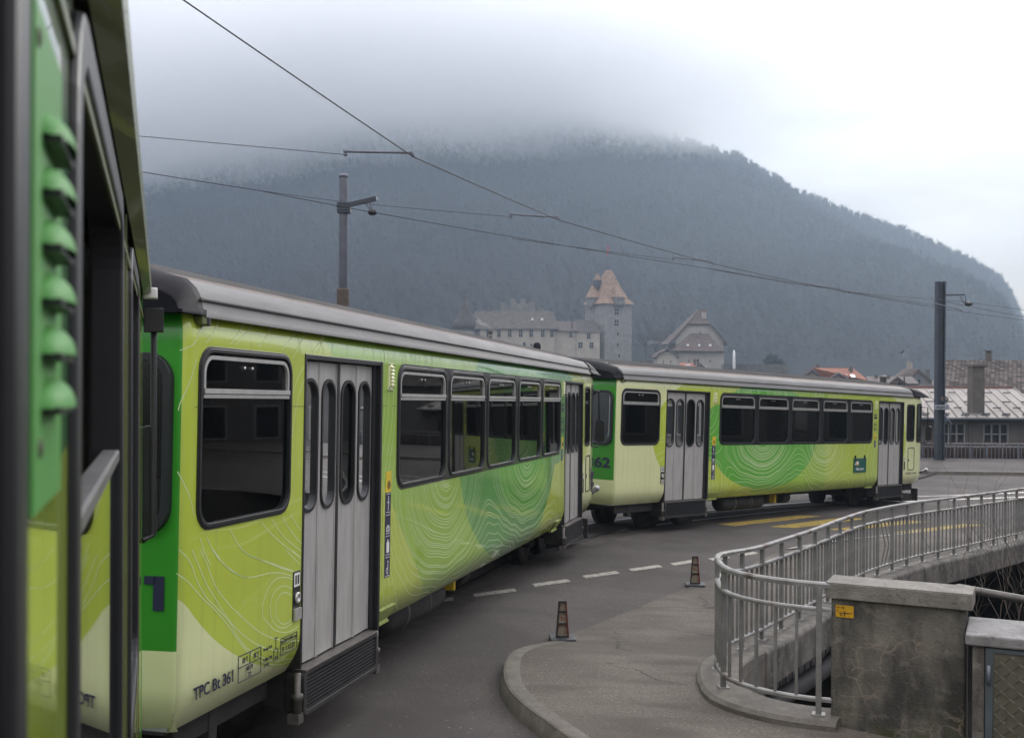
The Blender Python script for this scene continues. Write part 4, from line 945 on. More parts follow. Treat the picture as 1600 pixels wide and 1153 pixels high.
# upstand under the railing, curved kerb wall towards the pillar
def sweep(name, path, prof, m, zfun, parent=None, caps=True):
    mb = MB(); secs = []
    for i, p in enumerate(path):
        t = np.array(path[min(i+1, len(path)-1)])-np.array(path[max(i-1, 0)]); t /= np.linalg.norm(t); nn = np.array([t[1], -t[0]]); z = zfun(p)
        pr = prof(p) if callable(prof) else prof
        secs.append([(p[0]+nn[0]*a, p[1]+nn[1]*a, z+b) for a, b in pr])
    n_ = len(secs[0])
    for a, b in zip(secs[:-1], secs[1:]):
        for i in range(n_): mb.add([a[i], a[(i+1) % n_], b[(i+1) % n_], b[i]], [(0, 1, 2, 3)], 0, False)
    if caps: mb.add(secs[0], [tuple(range(n_))]); mb.add(secs[-1], [tuple(range(n_))])
    return mb.build(name, m, parent, bevel=.02)
front = [p for p in FC if p[1] < 11.3]
front = [np.array((2.46, 8.43))]+front
def fprof(p):
    b = base_h(p); return [(-.17, -.1), (-.17, b-.03), (-.14, b), (.2, b), (.215, b-.02), (.215, -.9), (-.1, -.9)]
tag(sweep('kerb_wall', front, fprof, M['kerbc'], lambda p: gz(*p)), 'low curved concrete kerb carrying the near end of the railing', 'kerb wall')
back = [p for p in FC if p[1] >= 11.2]
br_ = empty('bridge', 'concrete bridge edge with arched planked side wall under the railing', 'bridge', (4, 15, 0))
def rel(o): # keep geometry written in world coordinates under an empty that is not at the origin
    o.matrix_parent_inverse = br_.matrix_world.inverted() if False else Matrix.Translation((-4, -15, 0)); return o
def bprof(p):
    b = base_h(p); return [(-.12, -.02), (-.12, b), (.20, b+.004), (.235, b-.02), (.235, -.33), (.12, -.36), (-.6, -.36), (-.6, -.05)]
rel(sweep('deck_edge', back, bprof, M['deckc'], lambda p: gz(*p), br_))
# spandrel wall with arch, set back under the slab
sp = offs([p for p in FC if p[1] >= 10.7], -.05); SPn, SPl = arc_table(sp)
mb = MB(); cnt = len(sp); tot = SPl[-1]; vs = []
for i, p in enumerate(sp):
    s_ = SPl[i]; top = gz(*p)-.33
    t = (s_-1.0)/9.0; arch = 1.45-1.12*math.sqrt(max(0, 1-(2*t-1)**2)) if 0 < t < 1 else 2.8
    if t >= .5: arch = .02
    vs.append(((p[0], p[1], top), (p[0], p[1], gz(*p)-.36-arch*.75)))
for k, (a, b) in enumerate(zip(vs[:-1], vs[1:])):
    mb.add([a[0], b[0], b[1], a[1]], [(0, 1, 2, 3)])
    mb.add([a[1], b[1], (b[1][0]-4, b[1][1]+2.5, b[1][2]), (a[1][0]-4, a[1][1]+2.5, a[1][2])], [(0, 1, 2, 3)])
# plank joints
for k in range(40):
    s_ = .3+k*.22; i = min(int(np.searchsorted(SPl, s_)), len(sp)-1); p = sp[i]; mb.box(p[0]-.006+.03, p[0]+.006+.03, p[1]-.03, p[1]+.0, vs[i][1][2]+.01, vs[i][0][2], 1)
rel(mb.build('spandrel_wall', [M['planked'], M['wallc']], br_, fix=False))
pp = offs([p for p in FC if 10.4 < p[1] < 16], .10)
mb = MB(); mb.tube([(p[0], p[1], gz(*p)-.62-.02*abs(p[1]-12)) for p in pp], .10, 14); mb.tube([(pp[3][0], pp[3][1], gz(*pp[3])-.66), (pp[5][0], pp[5][1], gz(*pp[5])-.66)], .125, 14)
rel(mb.build('pipe', M['dark'], br_))
# river bed and bank walls of the opening
mb = MB(); zb = -4.2
mb.add([(-14, 7, zb), (30, 7, zb), (30, 46, zb), (-14, 46, zb)], [(0, 1, 2, 3)])
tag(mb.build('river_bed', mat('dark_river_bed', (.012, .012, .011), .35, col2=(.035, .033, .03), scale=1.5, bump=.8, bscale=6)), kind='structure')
bank = empty('bank_wall', 'dark retaining wall of the stream channel below the pillar and cabinet', 'wall', (3, 8.3, 0))
mb = MB()
for a, b in [((2.5, 8.72), (3.55, 8.42)), ((3.55, 8.42), (4.1, 7.9)), ((4.1, 7.9), (24, 7.2)), ((24, 7.2), (24, 31)), ((1.95, 10.6), (1.88, 9.9)), ((1.88, 9.9), (2.5, 8.72))]:
    mb.add([(a[0]-3, a[1]-8.3, zb), (b[0]-3, b[1]-8.3, zb), (b[0]-3, b[1]-8.3, gz(*b)-.03), (a[0]-3, a[1]-8.3, gz(*a)-.03)], [(0, 1, 2, 3)])
bk = offs([p for p in FC if p[1] >= 10.6], -6.5); bk = [(1.6, 10.5)]+[tuple(p) for p in bk]+[(18, 45), (26, 45), (24, 31)]
for a, b in zip(bk[:-1], bk[1:]): mb.add([(a[0]-3, a[1]-8.3, zb), (b[0]-3, b[1]-8.3, zb), (b[0]-3, b[1]-8.3, gz(*b)-.03), (a[0]-3, a[1]-8.3, gz(*a)-.03)], [(0, 1, 2, 3)])
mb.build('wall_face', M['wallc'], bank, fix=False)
mb = MB()                                            # far bank seen under the slab: grey wall panel
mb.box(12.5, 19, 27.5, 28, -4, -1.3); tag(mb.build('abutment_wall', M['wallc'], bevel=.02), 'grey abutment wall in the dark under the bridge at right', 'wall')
mb = MB(); mb.tube([tuple(P(1400, 935, 13.2)), tuple(P(1500, 918, 13.2)), tuple(P(1560, 929, 13)), tuple(P(1900, 990, 12))], .045, 12); tag(mb.build('drain_pipe', M['trimdark']), 'grey pipe crossing the stream behind the stone pillar', 'pipe')
def twig(x, y, z, hgt, seed, name, lab):
    r = random.Random(seed); mb = MB()
    def br(p, d, ln, rad, lev):
        pts = [p]; q = Vector(p); dd = Vector(d)
        for k in range(4):
            dd = (dd+Vector((r.uniform(-.25, .25), r.uniform(-.25, .25), r.uniform(-.05, .15)))).normalized(); q = q+dd*ln/4; pts.append(tuple(q))
            if lev and k: br(tuple(q), (dd+Vector((r.uniform(-.9, .9), r.uniform(-.9, .9), r.uniform(-.1, .5)))).normalized(), ln*.5, rad*.55, lev-1)
        mb.tube(pts, [rad*(1-.18*k) for k in range(5)], 5)
    for k in range(3): br((x+r.uniform(-.15, .15), y+r.uniform(-.15, .15), z), (r.uniform(-.35, .35), r.uniform(-.2, .2), 1), hgt*r.uniform(.7, 1.1), .008, 2)
    return tag(mb.build(name, M['twig'], fix=False), lab, 'shrub')
M['twig'] = mat('bare_twig', (.075, .06, .045), .9, var=.4, scale=20)
twig(5.9, 13.6, -1.6, 1.55, 3, 'bare_shrub', 'bare twiggy shrub growing from the channel just right of the pillar')
twig(7.0, 15.6, -1.9, 2.1, 8, 'bare_shrub', 'taller bare twiggy shrub in the channel at the right edge, behind the cabinet')
twig(5.2, 12.0, -1.5, .9, 5, 'bare_shrub', 'short bare twigs between pillar and cabinet')

for k_, (x_, y_, h_) in enumerate(((6.6, 14.2, 1.3), (8.0, 17.6, 2.0), (6.2, 12.9, 1.1), (7.6, 16.3, 1.5))): twig(x_, y_, -1.7, h_, 20+k_, 'bare_shrub', ('thin bare twigs low in the dark channel', 'bare shrub farthest back under the bridge slab at right', 'small bare twigs just above the cabinet top', 'bare shrub in the dark between the pipe and the bridge slab')[k_])
# pillar
pr = empty('stone_pillar', 'weathered rendered pillar with overhanging concrete cap at the end of the railing', 'pillar', (2.4, 8.47, gz(2.4, 8.5)), R(-25.5))
mb = MB(); v, f = panel([(0, 0), (.93, 0), (.93, 1.0), (0, 1.0)], [], [.1*i for i in range(1, 10)], [.1*i for i in range(1, 10)])
mb.box(0, .94, 0, .27, -.3, 1.085); mb.build('shaft', M['pillar'], pr, bevel=.015)
mb = MB(); mb.box(-.035, .985, -.035, .31, 1.085, 1.195); mb.box(-.035, .985, -.03, .305, 1.195, 1.202); mb.build('cap', M['capc'], pr, bevel=.014)
# hydrant plate on the pillar
sg = empty('marker_sign', 'small yellow hydrant plate with a black T mark screwed to the pillar', 'sign', (2.4, 8.47, gz(2.4, 8.5)), R(-25.5))
mb = MB(); mb.add([(p[0], -.006, p[1]) for p in rr(.035, .165, .945, 1.035, .006)]+[(p[0], -.001, p[1]) for p in rr(.035, .165, .945, 1.035, .006)], [tuple(range(28)), tuple(range(28, 56))]+[(i, (i+1) % 28, 28+(i+1) % 28, 28+i) for i in range(28)])
mb.build('plate', M['signyellow'] if 'signyellow' in M else mat('sign_yellow', (.50, .27, .008), .5, var=.08), sg)
mb = MB(); mb.box(.06, .14, -.009, -.006, .975, .980); mb.box(.097, .103, -.009, -.006, .953, .975)
for a, z in ((.048, .992), (.152, .985)): mb.lathe([(.005, 0), (.004, .003)], (0, 0, 0), 8, 0, Matrix.Translation((a, -.006, z)) @ Matrix.Rotation(R(90), 4, 'X'))
add_text(mb, 'W', .045, 1.012, .016, y=-.008); add_text(mb, '150', .075, 1.012, .016, y=-.008); add_text(mb, '7.6', .09, .984, .015, y=-.008); add_text(mb, '0.8', .066, .957, .014, y=-.008); add_text(mb, '4', .128, .955, .012, y=-.008)
mb.build('marking', M['black'], sg)
M['treadbright'] = mat('tread_glint_steel', (.42, .41, .38), .35, .7, var=.15)  # paler steel for one bar direction; its glint is put into the colour
# cabinet
cb = empty('utility_cabinet', 'low concrete cabinet with chequer-plate steel door at the right edge', 'cabinet', (3.13, 7.78, gz(3.13, 7.78)), R(-24))
ct = -1.85+H-gz(3.13, 7.78)
mb = MB(); mb.box(0, 1.35, 0, .62, ct-.075, ct); mb.build('top_slab', M['capg'] if 'capg' in M else concrete('slab_grey_concrete', (.13, .125, .12), (.22, .215, .205), stain=(.06, .057, .055), streak=False), cb, bevel=.012)
mb = MB(); mb.box(.045, .125, .03, .5, -.2, ct-.075); mb.box(1.2, 1.3, .03, .5, -.2, ct-.075); mb.box(.125, 1.2, .42, .5, -.2, ct-.075); mb.build('body', M['deckc'], cb, bevel=.01)
mb = MB(); mb.box(.128, .175, .02, .08, -.1, ct-.085); mb.box(.175, 1.15, .02, .08, ct-.115, ct-.085); mb.box(1.15, 1.198, .02, .08, -.1, ct-.085); fr_ = mb.build('door_frame', M['cabpaint'] if 'cabpaint' in M else mat('cabinet_blue_grey', (.06, .075, .085), .5, var=.2), cb, bevel=.004)
mb = MB(); mb.box(.178, 1.147, .035, .05, -.1, ct-.118)
dr = mb.build('door', mat('dull_checker_plate', (.14, .13, .10), .45, .6, var=.2, scale=10), cb)
for par in (0, 1):
    mb = MB(); pitch = .062
    for i in range(17):
        for j in range(15):
            x = .21+i*pitch*.92; z = ct-.16-j*pitch*.8
            if (i+j) % 2 != par or x > 1.12 or z < -.05: continue
            sgn = -1 if par else 1
            for k in range(5):
                cx = x+(k-2)*.0088*.7; cz = z-(k-2)*.0088*.7*sgn
                MM = Matrix.Translation((cx, .034, cz)) @ Matrix.Rotation(R(45*sgn), 4, 'Y'); mb.prism([(-.021, 0), (-.010, -.003), (.010, -.003), (.021, 0)], 'z', -.0024, .0024, 0, MM)
    mb.build('tread_pattern', M['treadbright'] if par == 0 else bpy.data.materials['dull_checker_plate'], dr, fix=False)
mb = MB(); mb.lathe([(.013, 0), (.013, .13)], (.15, .008, ct-.33), 10); mb.build('hinge', M['cabhinge'] if 'cabhinge' in M else M['polesteel'], fr_)
# traffic markers
def marker(x, y, rz, s_, lab):
    o = empty('traffic_marker', lab, 'traffic cone', (x, y, gz(x, y)+.012), rz, 'dark lattice traffic markers')
    mb = MB(); mb.box(-.13, .13, -.12, .12, .0, .028); mb.build('base', M['markbase'], o, bevel=.008)
    mb = MB(); z0, z1 = .028, .40
    def w_(z): return .068-.028*(z-z0)/(z1-z0)
    for sx in (-1, 1):
        mb.add([(sx*w_(z0), -.022, z0), (sx*(w_(z0)-.014), -.022, z0), (sx*(w_(z1)-.014), -.022, z1), (sx*w_(z1), -.022, z1), (sx*w_(z0), .022, z0), (sx*(w_(z0)-.014), .022, z0), (sx*(w_(z1)-.014), .022, z1), (sx*w_(z1), .022, z1)], [(0, 1, 2, 3), (4, 7, 6, 5), (0, 3, 7, 4), (1, 5, 6, 2), (0, 4, 5, 1), (2, 6, 7, 3)], 0 if sx < 0 else 1)
    for z in (.028, .16, .285, .388): mb.box(-w_(z), w_(z), -.022, .022, z, z+.014)
    mb.build('frame', [M['markframe'], M['markred']], o)
    mb = MB()
    for a, b in ((.045, .155), (.178, .28), (.302, .385)): mb.add([(-w_(a)+.014, .0, a), (w_(a)-.014, 0, a), (w_(b)-.014, 0, b), (-w_(b)+.014, 0, b), (-w_(a)+.014, .006, a), (w_(a)-.014, .006, a), (w_(b)-.014, .006, b), (-w_(b)+.014, .006, b)], [(0, 1, 2, 3), (4, 5, 6, 7), (0, 1, 5, 4), (2, 3, 7, 6)])
    mb.build('reflector_panel', M['markpanel'], o)
    return o
M['markbase'] = mat('rubber_base', (.025, .026, .03), .6, var=.3); M['markframe'] = mat('dirty_marker_frame', (.02, .015, .013), .6, var=.4, scale=20)
M['markred'] = mat('worn_red_plastic', (.12, .018, .014), .6, var=.4, scale=20); M['markpanel'] = mat('scuffed_reflector', (.20, .17, .12), .5, col2=(.17, .04, .025), scale=16, thr=(.52, .6))
marker(.53, 11.62, R(4), 1, 'dark lattice traffic marker standing at the tip of the rounded kerb')
marker(2.50, 15.35, R(-6), 1, 'dark lattice traffic marker standing farther along the pavement edge, nearer the railing')

# ---------------------------------------------------------------- poles and overhead line
def zc(px, py, Y): return P(px, py, Y)
pl = empty('catenary_pole', 'round grey catenary pole rising behind the nearer railcar', 'pole', (PX(535.5, 18), 18, gz(PX(535.5, 18), 18)))
x0, y0, z0 = pl.location; zt = PZ(275, 18)-z0
mb = MB(); mb.lathe([(.075, 0), (.068, zt-.03), (.068, zt)], (0, 0, 0), 18); mb.lathe([(.074, zt-.04), (.074, zt+.0), (.05, zt+.02)], (0, 0, 0), 18); mb.build('shaft', M['polesteel'], pl)
mb = MB(); mb.lathe([(.1, 0), (.1, PZ(455, 18)-z0), (.09, PZ(452, 18)-z0)], (0, 0, 0), 18); mb.build('sleeve', M['rust'], pl)
zb_ = PZ(325, 18)-z0
mb = MB(); d = Vector((.485, -.12, .13)); mb.box(0, .52, -.03, .03, -.035, .035, 0, Matrix.Translation((.05, -.04, zb_+.02)) @ Matrix.Rotation(R(-12), 4, 'Z') @ Matrix.Rotation(R(-11), 4, 'Y'))
for q in (-.05, .0, .05): mb.tube([(-.1, -.09, zb_+q), (.1, -.09, zb_+q)], .008, 6); mb.tube([(-.1, .09, zb_+q), (.1, .09, zb_+q)], .008, 6)
mb.box(-.085, .12, -.09, .09, zb_-.10, zb_+.07); mb.build('bracket', M['poledark'], pl, bevel=.004)
ip = P(582, 332, 17.85); ipl = Vector(ip)-pl.location
mb = MB(); mb.lathe([(.02, -.07), (.045, -.045), (.05, 0), (.045, .045), (.02, .07)], (0, 0, 0), 14, 0, Matrix.Translation(ipl) @ Matrix.Rotation(R(90), 4, 'Y')); mb.tube([tuple(ipl), (ipl.x-.06, ipl.y, zb_+.11)], .006, 5); mb.tube([tuple(ipl), (ipl.x-.14, ipl.y, zb_+.08)], .006, 5); mb.build('insulator', M['black'], pl)
YR = 45.8
pr2 = empty('catenary_pole', 'dark H-section steel pole with small signs beside the metal-roofed building', 'pole', (PX(1468.5, YR), YR, gz(PX(1468.5, YR), YR)+.1))
X_, Y_, Z_ = pr2.location; zt = PZ(437, YR)-Z_; hw = .17
mb = MB(); mb.box(-hw, -hw+.05, -.16, .16, 0, zt); mb.box(hw-.05, hw, -.16, .16, 0, zt); mb.box(-hw+.05, hw-.05, -.02, .02, 0, zt); mb.build('shaft', M['poledark'], pr2, bevel=.006)
za = PZ(461, YR)-Z_
mb = MB(); mb.box(hw, hw+1.0, -.04, .04, za-.03, za+.03, 0, Matrix.Translation((0, 0, .06)) @ Matrix.Rotation(R(-1.5), 4, 'Y')); mb.tube([(hw+.62, 0, za+.05), (hw+.85, 0, za-.33)], .014, 5); mb.tube([(hw+.85, 0, za+.05), (hw+.85, 0, za-.33)], .014, 5); mb.build('bracket', M['poledark'], pr2)
mb = MB(); mb.lathe([(.03, -.16), (.07, -.1), (.09, 0), (.07, .1), (.03, .16)], (0, 0, 0), 12, 0, Matrix.Translation((hw+.98, 0, PZ(472, YR)-Z_)) @ Matrix.Rotation(R(90), 4, 'Y')); mb.build('insulator', M['black'], pr2)
zs = PZ(633, YR)-Z_
mb = MB(); mb.box(-.28, .18, -.22, -.19, zs-.1, zs+.1); add_text(mb, 'Aigle', -.22, zs-.05, .16, y=-.224, m=1, w=.34); mb.box(.12, .34, -.1, -.08, zs-.1, zs+.1, 0); mb.build('sign_plate', [M['signgrey'] if 'signgrey' in M else mat('grey_sign', (.22, .24, .27), .5, var=.1), M['black']], pr2)
mb = MB(); zr_ = PZ(621, YR)-Z_; mb.lathe([(.16, 0), (.16, .02)], (0, 0, 0), 20, 0, Matrix.Translation((.18, -.05, zr_)) @ Matrix.Rotation(R(90), 4, 'X')); mb.build('round_sign', M['steel'], pr2)
mb = MB(); mb.tube([(.12, -.2, PZ(645, YR)-Z_), (.38, -.2, PZ(657, YR)-Z_), (.38, -.2, PZ(690, YR)-Z_)], .025, 6); mb.box(.1, .38, .18, .2, PZ(657, YR)-Z_, PZ(644, YR)-Z_); mb.build('cable_guard', M['polesteel'], pr2)

WP = {  # points of the overhead line: (px, py, depth)
 'k0': (293, 5, 9.6), 'k1': (645, 245, 13.2), 'k2': (873, 344, 18.4), 'k3': (1113, 412, 23.6), 'k4': (1314, 455, 28.6), 'k5': (1502, 487, 34.0), 'k6': (1640, 505, 39)}
pw = {k: P(*v) for k, v in WP.items()}
def wire(name, pts, r, lab, cat='wire', sag=.0, group=None):
    out = []
    for a, b in zip(pts[:-1], pts[1:]):
        a, b = Vector(a), Vector(b); k = 10
        for i in range(k): t = i/k; q = a.lerp(b, t); q.z -= sag*4*t*(1-t)*(b-a).length*.01; out.append(tuple(q))
    out.append(tuple(pts[-1])); mb = MB(); mb.tube(out, r, 5); return tag(mb.build(name, M['wire']), lab, cat, group)
kk = [pw['k%d' % i] for i in range(7)]
kk0 = Vector(kk[0])+(Vector(kk[0])-Vector(kk[1]))*1.2
wire('contact_wire', [kk0]+kk, .0075, 'thick contact wire running kinked over the whole train from top left', 'wire', .15)
ins = P(582, 332, 17.85); W_ = lambda n_, a, r, lab, sag=.3: wire('span_wire', a, r, lab, 'wire', sag)
armspec = [(538, 237, 13.4, 540, 242), (797, 335, 18.6, 799, 339), (1052, 402, 23.7, 1052, 406), (1263, 444, 28.7, 1262, 447), (1460, 474, 34, 1459, 477)]
for i, (ax_, ay_, aY, hx, hy) in enumerate(armspec):
    k_ = Vector(pw['k%d' % (i+1)]); top = k_+Vector((0, 0, .045)); a = Vector(P(ax_, ay_, aY)); hk = Vector(P(hx, hy, aY)); rr_ = .016 if i < 3 else .018
    ordn = ['nearest, above the pole', 'second from the camera', 'third, right of the castle keep', 'fourth, toward the dark pole', 'farthest, crossing the dark pole'][i]
    mb = MB(); mb.tube([tuple(a), tuple(top)], rr_, 8); mb.tube([tuple(top), tuple(k_)], rr_*1.1, 6); mb.tube([tuple(a+Vector((0, 0, .02))), tuple(hk)], rr_*1.15, 6)
    mb.lathe([(.01, -.02), (.024, -.012), (.024, .012), (.01, .02)], tuple(hk), 8)
    tag(mb.build('registration_arm', M['polesteel']), 'steel registration arm holding the contact wire, '+ordn, 'wire arm', 'registration arms of the overhead line')
h = [Vector(P(a[3], a[4], a[2])) for a in armspec]
W_(0, [P(140, 206, 12.4), h[0]], .004, 'thin stay wire from the left edge to the nearest registration arm', 0)
W_(1, [P(120, 252, 15.5), P(405, 298, 17), ins], .006, 'span wire from the left edge to the insulator on the round pole', .2)
W_(2, [P(405, 298, 17), P(540, 316, 18), h[1]], .004, 'thin stay wire passing the round pole to the second arm', .2)
W_(3, [ins, P(1103, 419, 25), h[3]], .006, 'span wire from the round pole insulator to the fourth arm', .25)
W_(4, [P(800, 373, 21), h[2]], .0045, 'stay wire branching off to the third arm', .15)
W_(5, [pw['k4'], P(1462, 467, 42), P(1511, 472, 45.8), P(1640, 489, 52)], .010, 'pull-off wire to the insulator on the dark pole and beyond', .15)
W_(6, [P(1103, 419, 25), h[4]], .007, 'long stay wire to the farthest arm', .12)
W_(7, [P(1470, 470, 45.8), P(1640, 503, 50)], .009, 'thin wire leaving the dark pole to the right edge', .1)

# ---------------------------------------------------------------- far street side
def tiles(name, c1, c2, sc=9, ridge=(.6, .6, 3), rough=.85):
    m = mat(name, c1, rough, col2=c2, scale=sc, detail=9, thr=(.34, .66)); n, l, b = nodes_of(m); t = n.new('ShaderNodeTexCoord')
    wv = n.new('ShaderNodeTexWave'); wv.wave_type = 'BANDS'; wv.bands_direction = 'Z'; wv.inputs['Scale'].default_value = ridge[2]; wv.inputs['Distortion'].default_value = .6; l.new(t.outputs['Object'], wv.inputs['Vector'])
    src = b.inputs['Base Color'].links[0].from_socket
    mr = n.new('ShaderNodeMapRange'); mr.inputs[3].default_value = .62; mr.inputs[4].default_value = 1.08; l.new(wv.outputs['Fac'], mr.inputs[0])
    sc_ = n.new('ShaderNodeVectorMath'); sc_.operation = 'SCALE'; l.new(src, sc_.inputs[0]); l.new(mr.outputs[0], sc_.inputs[3]); l.new(sc_.outputs[0], b.inputs['Base Color']); return m
def brick_tiles(name, c1, c2, sx=3.2, sy=3.2):
    m = mat(name, c1, .9, spec=.2); n, l, b = nodes_of(m); t = n.new('ShaderNodeTexCoord'); mp = n.new('ShaderNodeMapping'); mp.inputs['Scale'].default_value = (sx, sy, 1); l.new(t.outputs['Object'], mp.inputs[0])
    br = n.new('ShaderNodeTexBrick'); br.inputs['Color1'].default_value = (*c1, 1); br.inputs['Color2'].default_value = (*c2, 1); br.inputs['Mortar'].default_value = (.012, .01, .009, 1); br.inputs['Scale'].default_value = 1.0; br.inputs['Mortar Size'].default_value = .09; br.inputs['Brick Width'].default_value = .9; br.inputs['Row Height'].default_value = 1.0; br.inputs['Bias'].default_value = -.1
    l.new(mp.outputs[0], br.inputs['Vector']); l.new(br.outputs['Color'], b.inputs['Base Color']); return m
M['tilebrown'] = tiles('old_brown_tiles', (.055, .042, .036), (.12, .095, .085), 2.2, ridge=(1, 1, 2.4))
M['tiledark'] = tiles('dark_tiles', (.035, .03, .028), (.085, .072, .065), 1.6, ridge=(1, 1, 1.2))
M['tileorange'] = tiles('orange_tiles', (.19, .065, .035), (.28, .105, .055), 1.4, ridge=(1, 1, 1.6))
M['tiletower'] = tiles('keep_tiles', (.19, .12, .08), (.32, .215, .15), 1.2, ridge=(1, 1, 1.0))
M['tilebarn'] = tiles('barn_tiles', (.042, .029, .024), (.10, .064, .05), .9, ridge=(1, 1, 1.0))
M['stucco'] = mat('pale_stucco', (.26, .23, .19), .9, col2=(.37, .33, .275), scale=.35, detail=9, bump=.1)
M['stone'] = mat('grey_stone', (.11, .105, .10), .9, col2=(.18, .17, .16), scale=.6, detail=12)
M['stonelight'] = mat('keep_stone', (.15, .145, .14), .9, col2=(.24, .23, .22), scale=.8, detail=12)
M['roughgrey'] = mat('factory_render', (.085, .08, .078), .9, col2=(.125, .118, .112), scale=.8, detail=9)
M['chim'] = mat('chimney_render', (.10, .09, .08), .9, var=.2, scale=3)
M['metalroof'] = mat('standing_seam_roof', (.20, .18, .16), .75, 0, spec=.2, col2=(.26, .235, .215), scale=.5)
M['seam'] = mat('roof_seam', (.17, .15, .14), .6, var=.2)
M['brickband'] = mat('brick_ridge', (.17, .09, .08), .9, var=.2)
M['framegrey'] = mat('window_frame_grey', (.24, .25, .25), .6, var=.1)
YF = 58
fb = empty('factory_building', 'long grey workshop with pale metal roof and six-pane windows behind the far railing', 'building', (PX(1520, YF), YF, -2.4+H-1.5))
bx, by, bz = fb.location
ze = PZ(648, YF)-bz; x0 = PX(1150, YF)-bx; x1 = 5.5
zr = PZ(603.5, 66)-bz
mb = MB(); v, f = panel([(x0, -3), (x1, -3), (x1, ze), (x0, ze)], [[(PX(a, YF)-bx, PZ(692, YF)-bz), (PX(b, YF)-bx, PZ(692, YF)-bz), (PX(b, YF)-bx, PZ(658, YF)-bz), (PX(a, YF)-bx, PZ(658, YF)-bz)] for a, b in ((1470, 1508), (1537, 1576), (1604, 1643))], [], [])
mb.add([(p[0], 0, p[1]) for p in v], f); mb.box(x0, x1, .3, 8, -3, ze-.05); mb.tube([(PX(1515, YF)-bx, -.1, -3), (PX(1515, YF)-bx, -.1, ze)], .05, 8); mb.build('wall', M['roughgrey'], fb, fix=False)
for a, b in ((1470, 1508), (1537, 1576), (1604, 1643)):
    xa, xb, za_, zb2 = PX(a, YF)-bx, PX(b, YF)-bx, PZ(692, YF)-bz, PZ(658, YF)-bz
    mb = MB(); mb.ring([(xa, za_), (xb, za_), (xb, zb2), (xa, zb2)], [(xa+.05, za_+.05), (xb-.05, za_+.05), (xb-.05, zb2-.05), (xa+.05, zb2-.05)], -.03, .12)
    for t in (1/3, 2/3): mb.box(xa+(xb-xa)*t-.03, xa+(xb-xa)*t+.03, -.02, .1, za_+.05, zb2-.05)
    mb.box(xa+.05, xb-.05, -.015, .1, (za_+zb2)/2-.025, (za_+zb2)/2+.025); mb.box(xa-.1, xb+.1, -.1, .1, za_-.09, za_-.004)
    wdw = mb.build('window', M['framegrey'], fb); mb = MB(); mb.box(xa, xb, .13, .16, za_, zb2); mb.build('pane', M['dglass'], wdw)
mb = MB(); mb.add([(x0-.4, -.5, ze-.02), (x1, -.5, ze-.02), (x1, 8, zr), (x0-.4, 8, zr), (x0-.4, -.5, ze-.14), (x1, -.5, ze-.14), (x1, 8, zr-.12), (x0-.4, 8, zr-.12)], [(0, 1, 2, 3), (4, 7, 6, 5), (0, 4, 5, 1), (0, 3, 7, 4)])
rf = mb.build('roof', M['metalroof'], fb)
mb = MB(); sl = (zr-ze)/8.5; k = 0; xx = x0-.4-3
while xx < x1:
    a = (xx, -.5, ze+.01); b = (xx+2.0, 8, zr+.03); 
    if b[0] > x0-.4:
        mb.tube([(max(a[0], x0-.4), -.5 if a[0] > x0-.4 else -.5+8.5*((x0-.4-a[0])/2.0), ze+.015 if a[0] > x0-.4 else ze+.015+sl*8.5*((x0-.4-a[0])/2.0)), b], .022, 4)
    xx += .52
mb.build('roof_seam', M['seam'], rf)
for row, yy in enumerate((-.3, .1, 1.7, 3.4, 6.2)):
    xx = x0+.2*row
    while xx < x1: mb = MB(); mb.box(xx, xx+.42, yy-.02, yy+.02, ze+sl*(yy+.5)+.04, ze+sl*(yy+.5)+.10); mb.build('snow_guard', M['poledark'], rf); xx += 1.04
mb = MB(); mb.tube([(x0-.4, -.57, ze-.10), (x1, -.57, ze-.10)], .07, 8); mb.build('gutter', M['poledark'], rf)
mb = MB(); mb.box(x0-.4, x1, 7.9, 8.1, zr-.1, zr+.12); mb.build('ridge_band', M['brickband'], rf)
mb = MB(); xa, xb = PX(1517.5, 58.6)-bx, PX(1536.5, 58.6)-bx; mb.box(xa, xb, .4, 1.1, ze-.1, PZ(570, 58.6)-bz); mb.box(xa-.05, xb+.1, .33, 1.17, PZ(570, 58.6)-bz, PZ(566, 58.6)-bz); mb.box(xa-.12, xb+.12, .2, 1.2, ze-.05, ze+.16, 1); mb.build('chimney', [M['chim'], M['steel']], rf, bevel=.02)
YT = 70
tb = empty('tiled_house', 'large house with mottled grey-brown tiled roof behind the workshop', 'house', (PX(1530, YT), YT, PZ(620, YT)-3))
bx, by, bz = tb.location; zr = PZ(559.5, YT+5)-bz; ze = PZ(609, YT)-bz
xl, xr = PX(1452, YT)-bx, 14; xlr = PX(1474, YT+5)-bx
mb = MB(); mb.prism([(xl+.3, .4), (xr, .4), (xr, 9.8), (PX(1456, YT+10)-bx, 9.8)], 'z', -3, ze); mb.build('wall', M['roughgrey'], tb)
mb = MB(); mb.add([(xl, 0, ze), (xr, 0, ze), (xr, 5, zr), (xlr, 5, zr), (PX(1454, YT+10)-bx, 10, ze), (xr, 10, ze)], [(0, 1, 2, 3), (0, 3, 4), (3, 2, 5, 4), (0, 4, 5, 1)]); rf = mb.build('roof', brick_tiles('mottled_tiles', (.045, .036, .032), (.15, .125, .11)), tb)
mb = MB(); a, b = PX(1541, YT+5)-bx, PX(1547.5, YT+5)-bx; mb.box(a, b, 4.8, 5.2, zr-.2, PZ(548, YT+5)-bz); mb.box(a-.06, b+.06, 4.74, 5.26, PZ(548, YT+5)-bz+.1, PZ(544, YT+5)-bz); mb.box(a+.04, b-.04, 4.85, 5.15, PZ(548, YT+5)-bz, PZ(548, YT+5)-bz+.1, 1); mb.build('chimney', [M['chim'], M['black']], rf)
